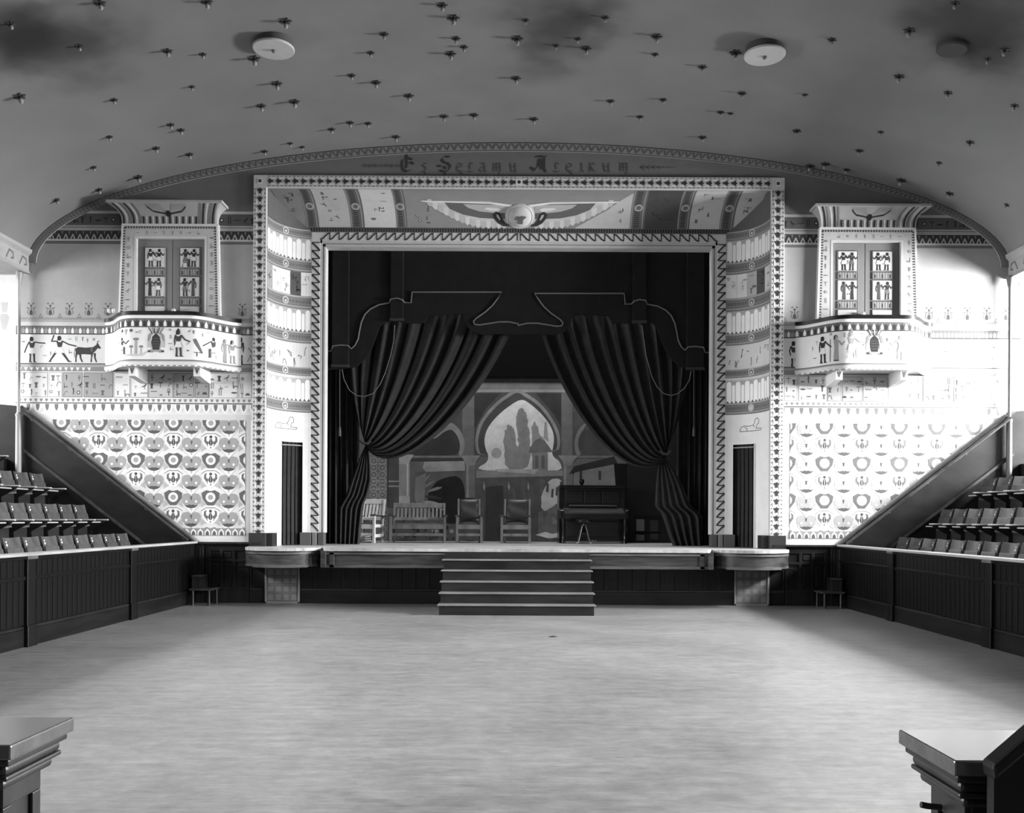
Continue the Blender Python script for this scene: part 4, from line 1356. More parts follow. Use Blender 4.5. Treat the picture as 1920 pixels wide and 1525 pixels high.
# small corner steps at the ends of the barriers
for s in (-1, 1):
    o = empty('corner_step', (s*5.9, -.35, 0), 'small two-tread wooden step in the corner %s of the stage' % ('left' if s < 0 else 'right'), 'step')
    X = lambda a, b: (min(s*a, s*b), max(s*a, s*b))
    m = wood(45, 85, rough=.3, grain=(3, 8, 8)); m2 = wood(30, 58, rough=.3, grain=(8, 8, 2))
    x0, x1 = X(5.62, 6.04); MB().box(x0, x1, -.62, -.12, .275, .31).build('tread', m, o, bevel=.008)
    x0, x1 = X(5.86, 6.04); MB().box(x0, x1, -.50, -.12, .52, .55).build('tread', m, o, bevel=.008)
    x0, x1 = X(5.86, 6.04); MB().box(x0, x1, -.46, -.12, .31, .52).build('riser', m2, o)
    for (px, py) in ((5.68, -.58), (5.98, -.58), (5.68, -.16)):
        MB().lathe([(.026, 0), (.026, .275)], (s*px, py, 0), 10).build('leg', m2, o, smooth=True)

# ------------------------------------------------------------------ stage house (dark box behind the opening)
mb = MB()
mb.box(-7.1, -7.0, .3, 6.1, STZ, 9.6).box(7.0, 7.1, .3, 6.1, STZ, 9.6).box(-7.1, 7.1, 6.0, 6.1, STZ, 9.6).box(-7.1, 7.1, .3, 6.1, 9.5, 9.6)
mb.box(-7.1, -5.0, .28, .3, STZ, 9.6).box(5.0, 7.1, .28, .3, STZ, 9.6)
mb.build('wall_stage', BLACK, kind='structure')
sk = empty('window_9', (0, 1.95, 9.4), kind='structure')  # added frame around the fill light; the roof has no opening
fr = MB()
fr.box(-3.7, 3.7, 1.15, 1.25, 8.75, 9.5).box(-3.7, 3.7, 2.6, 2.7, 8.95, 9.5).box(-3.7, -3.6, 1.15, 2.7, 8.9, 9.5).box(3.6, 3.7, 1.15, 2.7, 8.9, 9.5)
fr.build('fill_light_curb', gm(90), sk)
# doorway curtains in the coves
for s in (-1, 1):
    side = 'left' if s < 0 else 'right'
    (xa, ya), (xb, yb) = cove_xy(DA0), cove_xy(DA1)
    o = empty('door_curtain', (s*(xa+xb)/2, (ya+yb)/2+.15, STZ), 'dark pleated curtain hanging in the narrow doorway %s of the stage opening' % side, 'curtain')
    mb = MB()
    def f(i, j):
        t = -.05 + 1.1*i
        x, y = xa + (xb-xa)*t, ya + (yb-ya)*t
        pl = .035*math.sin(t*2*math.pi*5.5 + .4*math.sin(j*4)) * (.5+.5*j)
        return Vector((s*(x - pl*.4), y + .12 + pl, DZT + .03 - (DZT-STZ+.02)*j))
    mb.grid(f, 60, 12)
    mb.build('cloth', VELVET, o, smooth=True, angle=3)
    MB().tube([(s*(xa+.03), ya+.06, DZT-.06), (s*(xb-.03), yb+.06, DZT-.06)], .014).build('rod', gm(150, rough=.4), o, smooth=True)

# ------------------------------------------------------------------ valance with braid
VY = 1.28
def mir(pts): return pts + [(1943-x, y) for x, y in reversed(pts)]
def cp(x, y): return (600 + x/3.813, 460 + y/3.813)
TR = [cp(27,760), cp(80,757), cp(95,725), cp(150,718), cp(205,722), cp(222,740), cp(250,715), cp(272,670), cp(282,610), cp(295,550), cp(320,495),
      cp(360,455), cp(420,425), cp(495,412), cp(508,390), cp(555,384), cp(590,396), cp(605,410), cp(650,412), cp(658,335), cp(800,335), cp(1000,335), cp(1300,335),
      cp(1270,380), cp(1235,428), cp(1180,478), cp(1115,522), cp(1096,545), cp(1105,566), cp(1140,570), cp(1280,548), cp(1350,548), cp(1420,563)]
BOT = [(607,694), (641,692), (668,688), (690,668), (702,640), (712,612), (722,604), (744,601), (760,606), (795,606), (803,592), (868,588), (872,606), (884,622), (905,628), (940,626), (972,628)]
VAL = empty('valance', (0, VY, 6.9), 'dark shaped stage valance outlined with a thin pale braid', 'valance')
edge_ = mir(BOT)
def Pv(u, v, Y): q = P(u, v, Y); return q
pts = [Pv(596, 455, VY), Pv(1350, 455, VY)] + [Pv(u, v, VY) for u, v in reversed(edge_)]
MB().prism([(q.x, q.z) for q in pts], 'y', VY, VY+.05).build('panel', VALCLOTH, VAL)
for (u0, u1, v1) in ((621, 655, 688), (731, 757, 601), (1186, 1213, 605), (1287, 1322, 693)):      # box pleats standing proud
    a, b = Pv(u0, v1, VY-.06), Pv(u1, 460, VY-.06)
    MB().box(a.x, b.x, VY-.06, VY, a.z, b.z).build('box_pleat', VALCLOTH, VAL, bevel=.02)
    MB().box(a.x-.01, b.x+.01, VY-.075, VY-.02, a.z-.01, a.z+.05).build('pleat_hem', gm(55, rough=.9, spec=.05), VAL, bevel=.012)
for sgn in (0, 1):
    path = TR if sgn == 0 else [(1943-x, y+2.5) for x, y in TR]
    MB().tube([Pv(u, v, VY-.02) + Vector((0, (-.065 if 621 < (u if sgn == 0 else 1943-u) < 655 or 731 < (u if sgn == 0 else 1943-u) < 757 else 0), 0)) for u, v in path], .016, 8).build('braid', BRAID, VAL, smooth=True)

# ------------------------------------------------------------------ tied-back house curtains
def curtain(side, C0, C1, tie, tail_in, legx, label, nf):
    """C0/C1: cubic control points (survey units) of the outermost and innermost fold; tie point; inner edge of the tail"""
    Y = 1.62
    t0 = P(*tie, Y)
    o = empty('stage_curtain', (t0.x, Y, STZ), label, 'curtain')
    def bez(c, t):
        a, b, d_, e = c; m = 1-t
        return (m**3*a[0]+3*m*m*t*b[0]+3*m*t*t*d_[0]+t**3*e[0], m**3*a[1]+3*m*m*t*b[1]+3*m*t*t*d_[1]+t**3*e[1])
    mb = MB()
    def f(i, j):
        c = [(C0[k][0]+(C1[k][0]-C0[k][0])*i, C0[k][1]+(C1[k][1]-C0[k][1])*i) for k in range(4)]
        u, v = bez(c, j)
        q = P(u, v, Y)
        ph = 2*math.pi*nf*i
        w_ = (math.sin(ph) + .35*math.sin(2.3*ph+1.1) + .2*math.sin(.6*ph))
        amp = .085*(1-.72*j**2)
        q.y += amp*w_ - .10*math.sin(math.pi*j)*.8 - .1*j
        q.x += .03*math.cos(ph)*(1-j)
        return q
    mb.grid(f, 150, 36)
    mb.build('swag', VELVET, o, smooth=True, angle=3)
    # tail below the tie and straight leg behind
    mb = MB()
    def g(i, j):
        n = len(tail_in)-1
        k = min(int(j*n), n-1); fr = j*n-k
        ue = tail_in[k][0]+(tail_in[k+1][0]-tail_in[k][0])*fr; ve = tail_in[k][1]+(tail_in[k+1][1]-tail_in[k][1])*fr
        us = tie[0] + (legx-tie[0])*min(1, j*1.6)
        q = P(us+(ue-us)*i, ve, Y-.06)
        q.y += .05*math.sin(2*math.pi*5*i + j)*min(1, .3+j)
        if j == 1: q.z = STZ + .004
        return q
    mb.grid(g, 60, 24)
    mb.build('tail', VELVET, o, smooth=True, angle=3)
    mb = MB()
    MBt = [P(tie[0]+a*6, tie[1]-3+b, Y-.2) for a, b in ((-1.6, -2), (-.6, 4), (.8, 5), (1.8, -1))]
    mb.tube(MBt, .03).build('tieback', gm(48, rough=.8), o, smooth=True)
    return o
curtain('l', [(640,590),(642,700),(668,780),(684,824)], [(968,590),(905,770),(742,922),(686,838)], (684, 830),
        [(690,838),(692,856),(695,880),(696,901),(690,929),(683,943),(680,960),(678,979),(676,1000),(674,1021)], 634,
        'dark velvet house curtain swagged to the left side of the stage', 11)
curtain('r', [(1300,592),(1300,700),(1268,800),(1250,842)], [(1002,592),(1050,780),(1180,930),(1247,862)], (1247, 850),
        [(1240,860),(1233,880),(1230,910),(1228,950),(1240,962),(1248,985),(1254,1005),(1262,1023)], 1318,
        'dark velvet house curtain swagged to the right side of the stage', 11)
for s in (-1, 1):
    side = 'left' if s < 0 else 'right'
    o = empty('side_drape', (s*3.75, 1.85, STZ), 'straight dark pleated curtain at the %s edge of the stage opening' % side, 'curtain')
    mb = MB()
    def f(i, j):
        x = s*(4.4 - 1.05*i)
        y = 1.86 + .05*math.sin(i*2*math.pi*9 + .3*math.sin(5*j)) + .02*math.sin(i*31)
        return Vector((x, y, 5.4 - (5.4-STZ-.004)*j))
    mb.grid(f, 110, 10); mb.build('cloth', VELVET, o, smooth=True, angle=3)
# cords with loop and tassel
for s, A_ in ((-1, [(641,692),(645,712),(655,732),(668,742),(683,744),(700,738),(712,722),(722,700),(732,668),(738,640),(740,610)]),
              (1, [(1296,696),(1293,712),(1284,728),(1270,739),(1258,742),(1244,738),(1232,726),(1222,706),(1212,670),(1206,630),(1204,610)])):
    side = 'left' if s < 0 else 'right'
    q0 = P(*A_[0], 1.38)
    o = empty('tassel_rope', q0, 'thin looped cord with hanging tassel over the %s stage curtain' % side, 'cord')
    MB().tube([P(u, v, 1.36) for u, v in A_], .009, 6).build('loop', gm(92), o, smooth=True)
    u = 637 if s < 0 else 1301
    a, b = P(u, 690, 1.36), P(u, 800, 1.36)
    MB().tube([a, b], .008, 6).build('drop', gm(85), o, smooth=True)
    MB().lathe([(.008, 0), (.022, -.02), (.02, -.05), (.028, -.07), (.03, -.2), (.0, -.2)], b, 10).build('tassel', gm(75), o, smooth=True)

# ------------------------------------------------------------------ painted backdrop
BY = 4.6
bd = MB().box(-5.6, 5.6, BY, BY+.03, STZ+.02, 5.35).build('painted_backdrop', gm(96, noise=.25, scale=1.6), loc=(0, BY, STZ),
     label='painted canvas backdrop of a pointed Moorish arch with cypresses and a domed pavilion', cat='backdrop')
p = Paint()
def Z(*pts): return [(x, y) for x, y in pts]
def soft(pts, n=2):
    for _ in range(n):
        out = []
        for i in range(len(pts)):
            (ax, ay), (bx_, by_) = pts[i], pts[(i+1) % len(pts)]
            out += [(ax*.75+bx_*.25, ay*.75+by_*.25), (ax*.25+bx_*.75, ay*.25+by_*.75)]
        pts = out
    return pts
p.rect(150, -60, 1800, 90, 62, 0); p.rect(150, 90, 1800, 165, 112, 0); p.rect(150, 150, 1800, 165, 138, 1)
p.rect(150, 165, 1800, 520, 78, 0)
p.poly(Z((708,172),(850,172),(760,270),(715,360),(708,360)), 58, 1); p.poly(Z((1050,172),(1188,172),(1188,360),(1150,290)), 58, 1)
p.rect(640, 165, 706, 520, 104, 1); p.rect(1190, 165, 1250, 520, 104, 1)
# sky and central arch
OUTER = Z((735,525),(712,470),(712,400),(745,310),(830,215),(900,168),(945,140),(990,168),(1065,215),(1135,300),(1178,385),(1185,450),(1170,500))
INN = Z((790,525),(765,470),(762,410),(790,345),(850,280),(915,230),(972,200),(1025,235),(1085,290),(1130,350),(1150,410),(1145,465),(1135,500))
p.poly(soft(OUTER), 132, 2)
p.poly(soft([(948+(x-948)*.93, 505+(y-505)*.94) for x, y in OUTER]), 74, 3)
p.poly(soft(INN + Z((1150,530),(1180,545),(1200,612),(725,600),(735,575),(770,560)), 2), 205, 4)
p.circ(830, 502, 29, 158, 5, 20)
ragged = lambda pts: [(x + rg_.uniform(-5, 5), y + rg_.uniform(-4, 4)) for x, y in soft(pts)]
rg_ = random.Random(21)
p.poly(ragged(Z((882,600),(873,500),(870,400),(888,350),(905,342),(922,362),(934,420),(948,500),(952,420),(936,330),(950,262),(975,246),(998,296),(1010,380),(1022,470),(1006,600))), 132, 5)
p.poly(ragged(Z((1022,600),(1024,350),(1042,318),(1058,350),(1066,400),(1110,440),(1118,600))), 138, 5)
p.poly(Z((1090,420),(1096,330),(1108,330),(1118,440)), 150, 5)
p.poly(Z((1015,470),(1045,432),(1070,420),(1098,435),(1118,462),(1142,496),(1010,500)), 104, 6)
p.poly(Z((1028,500),(1114,500),(1114,600),(1028,600)), 122, 6); p.rect(1044, 515, 1062, 585, 95, 7); p.rect(1078, 515, 1096, 585, 95, 7)
p.poly(Z((718,598),(1205,598),(1205,628),(718,640)), 132, 7); p.poly(Z((820,590),(1060,592),(1040,618),(840,606)), 165, 8)
p.rect(700, 628, 1230, 1010, 86, 5)
rr = random.Random(3)
for k in range(26):
    x = rr.uniform(705, 1180); y = rr.uniform(640, 900); p.poly(Z((x,y),(x+rr.uniform(10,40),y+4),(x+rr.uniform(8,30),y+rr.uniform(60,160)),(x-3,y+rr.uniform(50,150))), rr.uniform(74, 102), 6)
p.poly(Z((770,690),(868,680),(872,1000),(766,1000)), 64, 7)
for x in (760, 897, 1005): p.poly(Z((x,660),(x+8,690),(x+2,712),(x-5,690)), 150, 8)
# side arches
for pts, g, L_ in ((Z((470,440),(500,380),(560,325),(610,350),(650,410),(655,470),(640,515),(615,520),(632,460),(612,400),(570,360)), 132, 2),
                   (Z((300,520),(380,440),(480,370),(560,350),(615,400),(632,460),(612,520)), 60, 1),
                   (Z((1262,480),(1262,420),(1290,360),(1330,330),(1320,360),(1285,410),(1280,470),(1300,510),(1275,520)), 120, 2),
                   (Z((1285,500),(1285,420),(1330,350),(1450,480),(1460,520)), 72, 1)): p.poly(soft(pts), g, L_)
p.rect(260, 516, 660, 528, 118, 3); p.rect(260, 528, 655, 545, 66, 3); p.rect(1270, 516, 1480, 530, 105, 3)
p.poly(Z((430,550),(655,545),(655,600),(440,606),(420,585)), 148, 3)
p.rect(380, 605, 660, 1010, 92, 2)
p.poly(soft(Z((520,640),(655,622),(655,880),(560,900),(500,850),(440,760),(470,690))), 40, 4)
for (x0, y0, x1, y1, g) in ((400,770,540,790,150),(390,720,500,650,120),(420,760,560,830,140),(405,700,470,610,125),(430,790,530,880,45),(380,800,300,900,70),(440,720,540,690,135),(420,740,545,760,60)):
    p.poly(soft(Z((x0,y0),((x0+x1)/2,(y0+y1)/2-16),(x1,y1),((x0+x1)/2,(y0+y1)/2+6)), 1), g, 5)
p.poly(Z((380,640),(440,610),(430,760),(400,800),(375,760)), 122, 5)
# capitals and columns
for x0, x1 in ((640, 735), (1180, 1275)):
    p.poly(Z((x0-10,515),(x1+8,515),(x1-18,548),(x1-24,570),(x0+22,570),(x0+14,548)), 132, 8)
    p.rect(x0+18, 570, x1-24, 750 if x0 < 700 else 690, 112, 8); p.rect(x0+24, 570, x0+36, 750 if x0 < 700 else 690, 138, 9)
p.poly(Z((262,510),(372,510),(352,545),(345,562),(288,562),(280,545)), 158, 6); p.rect(288, 562, 350, 800, 138, 6); p.rect(333, 562, 342, 800, 182, 7); p.rect(290, 740, 350, 800, 162, 7)
# tiled wall at the left
p.rect(100, 500, 228, 1010, 112, 6); p.rect(228, 520, 290, 800, 80, 6); p.rect(228, 655, 292, 662, 150, 7); p.rect(228, 682, 292, 689, 150, 7); p.rect(226, 520, 231, 800, 45, 8)
for k in range(12):
    for j in range(2):
        x, y = 150+j*48, 545+k*38
        p.circ(x, y, 21, 158, 7, 14); p.circ(x, y, 17, 108, 8, 14); p.circ(x, y, 6, 150, 9, 8)
for y in (560, 655, 700, 840): p.rect(120, y, 222, y+4, 165, 9)
# right: terrace houses, pale tower, rocks, water
p.poly(Z((1230,620),(1260,575),(1480,520),(1500,560),(1300,600)), 50, 8); p.poly(Z((1262,590),(1480,540),(1510,620),(1500,690),(1255,690)), 122, 7)
for x in (1290, 1395): p.rect(x, 600, x+14, 650, 62, 9)
p.poly(Z((1480,560),(1600,560),(1790,640),(1790,830),(1500,830)), 22, 8)
p.poly(ragged(Z((1100,655),(1195,630),(1202,770),(1150,790),(1100,830),(1070,800))), 188, 8)
for x, y in ((1108,670),(1135,700),(1160,690),(1182,660)): p.poly(Z((x,y),(x+12,y),(x+9,y+50),(x-4,y+45)), 78, 9)
p.poly(Z((1062,830),(1130,800),(1205,770),(1205,960),(1060,960)), 112, 7)
for k in range(10): p.circ(rr.uniform(1070,1195), rr.uniform(830,930), rr.uniform(8,22), rr.uniform(85,140), 8, 7)
p.poly(Z((1045,955),(1100,938),(1140,950),(1205,935),(1205,965),(1120,975)), 205, 9)
for k in range(30): p.circ(rr.uniform(300,600), rr.uniform(905,985), rr.uniform(6,14), rr.choice((70,110,150,55)), 7, 6)
p.build('painted_scene', bd, lambda x, y, l: P(650+x/2.954, 680+y/2.954, BY) + Vector((0, -l, 0)), lift=.002, dl=.001, noise=.3, rough=.9,
        clips=[(0, 1, 990), (0, -1, 40), (1, 0, 1985), (-1, 0, 360)])
MB().box(-6, 6, 4.50, 4.53, 5.04, 9.4).build('border_cloth', BLACK, loc=(0, 4.50, 5.04), label='plain black border cloth above the painted backdrop', cat='cloth')

# ------------------------------------------------------------------ stage furniture
OAK = wood(88, 128, rough=.45, grain=(6, 6, 1.5), spec=.35)
LEATHER = gm(46, rough=.4, spec=.5, noise=.35, scale=9)
def place(root, x, y, rz):
    root.location = (x, y, STZ); root.rotation_euler = (0, 0, rz)
def armchair(name, label, w_, leather=True, slats=0, hgt=1.0, cat='chair', OAK=OAK):
    """front at -y; seat .43 high"""
    o = empty(name, (0, 0, 0), label, cat)
    hw, dp = w_/2, .62
    for sx in (-1, 1):
        x = sx*(hw-.03)
        MB().box(x-.028, x+.028, -.31, -.255, 0, .60).build('leg', OAK, o, bevel=.005)
        rake = MB().prism([(.22, 0), (.275, 0), (.30, .5), (.42, hgt), (.37, hgt), (.25, .5)], 'x', sx*(hw-.06)-.022, sx*(hw-.06)+.022)
        rake.build('leg', OAK, o, bevel=.004)
        MB().prism([(-.37, .60), (-.37, .63), (.30, .60), (.30, .57)], 'x', x-.055, x+.055).build('arm', wood(40, 70, rough=.35, grain=(6, 2, 6)), o, bevel=.006)
        for z in (.12, .34): MB().box(x-.012, x+.012, -.26, .24, z, z+.07).build('side_stretcher', OAK, o, bevel=.004)
    MB().box(-hw+.05, hw-.05, -.305, -.275, .31, .41).build('front_rail', OAK, o, bevel=.005)
    MB().box(-hw+.05, hw-.05, -.30, -.27, .155, .215).build('front_stretcher', OAK, o, bevel=.005)
    MB().box(-hw+.08, hw-.08, .235, .26, .155, .215).build('rear_stretcher', OAK, o, bevel=.005)
    if leather:
        mb = MB()
        def cush(i, j):
            x = -hw+.07 + (2*hw-.14)*i
            return Vector((x, -.30+.54*j, .42 + .055*math.sin(math.pi*i)**.4*math.sin(math.pi*j)**.4))
        mb.grid(cush, 14, 12); mb.box(-hw+.07, hw-.07, -.30, .24, .39, .42)
        mb.build('seat', LEATHER, o, smooth=True)
        mb = MB()
        def bk(i, j):
            x = -hw+.085 + (2*hw-.17)*i
            z = .44 + (hgt-.02-.44)*j
            y = .25 + .155*j - .045*math.sin(math.pi*i)**.5*math.sin(math.pi*j)**.4 + .01*math.sin(9*j+3*i)
            return Vector((x, y, z + .015*(2*i-1)**2))
        mb.grid(bk, 14, 14); mb.grid(lambda i, j: bk(i, j) + Vector((0, .04+.045*math.sin(math.pi*i)**.5*math.sin(math.pi*j)**.4, 0)), 14, 14)
        mb.build('backrest', LEATHER, o, smooth=True)
    else:
        MB().box(-hw+.06, hw-.06, -.30, .25, .405, .435).build('seat', wood(60, 100, rough=.4), o, bevel=.01)
        MB().prism([(.375, hgt-.11), (.40, hgt-.11), (.425, hgt), (.40, hgt)], 'x', -hw+.06, hw-.06).build('top_rail', OAK, o, bevel=.005)
        MB().prism([(.26, .50), (.29, .50), (.305, .57), (.275, .57)], 'x', -hw+.06, hw-.06).build('lower_rail', OAK, o, bevel=.005)
        for k in range(slats):
            x = -hw+.10 + (2*hw-.20)*(k+.5)/slats
            MB().prism([(.277, .55), (.292, .55), (.405, hgt-.10), (.39, hgt-.10)], 'x', x-.024, x+.024).build('slat', OAK, o, bevel=.003)
    return o
place(armchair('armchair', 'oak armchair with dark leather back just left of the stage centre', .60), -1.10, 3.25, math.radians(4))
place(armchair('armchair', 'oak armchair with dark leather back at the middle of the stage', .68), -.03, 3.2, math.radians(-3))
place(armchair('armchair', 'slatted armchair with window light painted into its wood, half hidden behind the left stage curtain', .62, False, 5, .98, OAK=wood(205, 240, rough=.45, grain=(6, 6, 1.5), spec=.35)), -3.36, 3.0, math.radians(-14))  # lighter wood stands in for the window light on this chair
place(armchair('settee', 'wide slat-backed oak settee beside the left curtain', 1.26, False, 12, .90, 'bench'), -2.24, 3.2, math.radians(3))

# upright piano
PI_ = empty('upright_piano', (0, 0, 0), 'black upright piano standing on the right of the stage', 'piano')
PBLK = gm(20, rough=.22, spec=.6, noise=.2)
PBRN = wood(18, 38, rough=.25, grain=(2, 6, 6), spec=.6)
MB().box(-.70, .70, -.02, .33, .06, 1.26).build('case', PBRN, PI_, bevel=.01)
MB().box(-.76, .76, -.06, .36, 1.26, 1.32).build('lid', PBLK, PI_, bevel=.015)
for sx in (-1, 1):
    MB().box(sx*.735-.035, sx*.735+.035, -.05, .34, 0, 1.27).build('side_panel', PBLK, PI_, bevel=.008)
    MB().prism([(-.36, .56), (-.36, .74), (-.30, .78), (-.05, .80), (-.05, .56)], 'x', sx*.735-.04, sx*.735+.04).build('key_cheek', PBLK, PI_, bevel=.01)
    MB().lathe([(.05, 0), (.05, .06), (.035, .09), (.045, .2), (.03, .32), (.05, .5), (.05, .56)], (sx*.70, -.30, 0), 12).build('leg', PBLK, PI_, smooth=True)
MB().box(-.70, .70, -.34, 0, .56, .66).build('key_bed', PBRN, PI_, bevel=.01)
MB().prism([(-.33, .66), (-.33, .70), (-.05, .80), (-.02, .80), (-.02, .66)], 'x', -.69, .69).build('fallboard', wood(45, 75, rough=.2, grain=(1, 6, 6), spec=.7), PI_, bevel=.008)
MB().box(-.55, .55, -.10, -.02, .84, .87).build('music_ledge', wood(60, 95, rough=.2, grain=(1, 6, 6), spec=.7), PI_, bevel=.008)
for x0, x1 in ((-.62, -.22), (-.19, .19), (.22, .62)):
    MB().box(x0, x1, -.035, 0, .90, 1.20).build('upper_panel', PBRN, PI_, bevel=.012)
MB().box(-.60, .60, -.035, 0, .14, .50).build('lower_panel', wood(28, 48, rough=.3, grain=(1, 6, 6), spec=.5), PI_, bevel=.012)
for k in range(3):
    MB().box(-.06+k*.06-.015, -.06+k*.06+.015, -.12, 0, .05, .075).build('pedal', gm(190, rough=.25, spec=.8), PI_, bevel=.006)
place(PI_, 1.70, 3.4, math.radians(4))
u_ = P(1091, 906, 3.4)
MB().lathe([(.035, 0), (.03, .015), (.055, .06), (.06, .10), (.045, .13), (.05, .14), (.0, .14)], (0, 0, 0), 16).build('small_urn', gm(16, rough=.4), smooth=True, loc=(0, 0, 0), label='tiny dark urn standing on the piano lid', cat='urn').location = (u_.x, 3.45, STZ+1.32)
# piano stool
so = empty('piano_stool', (0, 0, 0), 'dark four-legged swivel stool in front of the piano', 'stool')
MB().lathe([(.0, .46), (.16, .46), (.18, .48), (.18, .51), (.15, .535), (.0, .54)], (0, 0, 0), 20).build('seat', PBLK, so, smooth=True)
MB().lathe([(.03, .24), (.045, .28), (.02, .32), (.02, .46), (.0, .46)], (0, 0, 0), 12).build('spindle', PBLK, so, smooth=True)
MB().lathe([(.0, .2), (.09, .2), (.1, .23), (.06, .27), (.0, .27)], (0, 0, 0), 16).build('hub', PBRN, so, smooth=True)
for k in range(4):
    a = math.pi/4 + k*math.pi/2
    c_, s_ = math.cos(a), math.sin(a)
    MB().tube([(c_*.06, s_*.06, .40), (c_*.09, s_*.09, .30), (c_*.14, s_*.14, .14), (c_*.20, s_*.20, .0)], [.018, .024, .02, .016], 8).build('leg', wood(30, 70, rough=.25), so, smooth=True)
    MB().lathe([(.0, 0), (.022, .005), (.024, .02), (.0, .035)], (c_*.2, s_*.2, 0), 8).build('foot', gm(170, rough=.3, spec=.7), so, smooth=True)
place(so, 1.46, 2.75, 0); so.location.z += .014
# dark wing flat with a balustrade painted on it, right of the piano
fl = empty('wing_flat', (3.0, 3.9, STZ), 'dark scenery wing with two pale painted balusters, right of the piano', 'scenery')
MB().box(2.55, 4.6, 3.9, 3.93, STZ, 4.2).build('canvas', gm(22, noise=.3), fl)
p = Paint()
for (u0, u1, v0, v1, g) in ((1193,1208,974,996,112),(1193,1208,1003,1014,96),(1219,1234,976,1012,58),(1188,1242,966,972,26),(1190,1238,997,1001,12)): p.rect(u0, v0, u1, v1, g, 1)
p.build('painted_balusters', fl, lambda u, v, l: P(u, v, 3.9) + Vector((0, -l, 0)))
MB().box(3.6, 3.66, 3.55, 3.9, STZ, STZ+.5).build('brace', gm(60), fl)
# coiled rope on the stage floor by the left curtain
q = P(686, 1018, 2.6)
MB().tube([(q.x + .13*math.cos(t*.5)*(1-t*.01), 2.6 + .10*math.sin(t*.5), STZ + .012 + .0035*t) for t in range(0, 40)], .012, 6).build('rope_coil', gm(150), smooth=True, loc=(q.x, 2.6, STZ),
     label='small coil of rope on the stage floor beneath the left armchair', cat='rope')

# ------------------------------------------------------------------ outer walls, windows, rear wall (behind the camera and beyond the seats)
OWM = gm(130)
for s in (-1, 1):
    side = 'left' if s < 0 else 'right'
    x0, x1 = (min(s*OUTX, s*(OUTX+.25)), max(s*OUTX, s*(OUTX+.25)))
    mb = MB()
    mb.box(x0, x1, -22, 0.3, -.1, WIN_Z0).box(x0, x1, -22, .3, WIN_Z1, 6.5)
    ys = [-22] + [v for y in reversed(WIN_Y) for v in (y-WIN_HW, y+WIN_HW)] + [.3]
    for k in range(0, len(ys), 2): mb.box(x0, x1, ys[k], ys[k+1], WIN_Z0, WIN_Z1)
    mb.build('wall_' + side, OWM, kind='structure')
    for k, y in enumerate(WIN_Y):
        wn = empty('window_%d' % (k+1 + (4 if s > 0 else 0)), (s*OUTX, y, WIN_Z0), kind='structure')
        xx0, xx1 = (min(s*(OUTX-.02), s*(OUTX+.06)), max(s*(OUTX-.02), s*(OUTX+.06)))
        fr = MB()
        fr.box(xx0, xx1, y-WIN_HW, y-WIN_HW+.06, WIN_Z0, WIN_Z1).box(xx0, xx1, y+WIN_HW-.06, y+WIN_HW, WIN_Z0, WIN_Z1)
        fr.box(xx0, xx1, y-WIN_HW, y+WIN_HW, WIN_Z0, WIN_Z0+.06).box(xx0, xx1, y-WIN_HW, y+WIN_HW, WIN_Z1-.06, WIN_Z1).box(xx0, xx1, y-.025, y+.025, WIN_Z0, WIN_Z1).box(xx0, xx1, y-WIN_HW, y+WIN_HW, 4.62, 4.68)
        fr.build('window_frame', gm(215), wn)
mb = MB()
mb.box(-OUTX-.3, OUTX+.3, -22.3, -22, -.1, 9.2)
mb.build('wall_rear', gm(100), kind='structure')

# ------------------------------------------------------------------ seating tiers
NR = 4
def tier_x(s, k): return (6.22, 7.16 + (.15 if s < 0 else 0), 7.96 + (.15 if s < 0 else 0), 8.76 + (.15 if s < 0 else 0), 9.56 + (.15 if s < 0 else 0), OUTX)[k]
TZ = [.45, .98, 1.56, 2.14, 2.72]
for s in (-1, 1):
    side = 'left' if s < 0 else 'right'
    mb = MB()
    for k in range(5):
        a, b = tier_x(s, k), tier_x(s, k+1)
        mb.box(min(s*a, s*b), max(s*a, s*b), -16, -.055, 0, TZ[k])
    mb.build('floor_tiers_' + side, wood(22, 44, rough=.55, grain=(6, 1, 6), spec=.3), kind='structure')

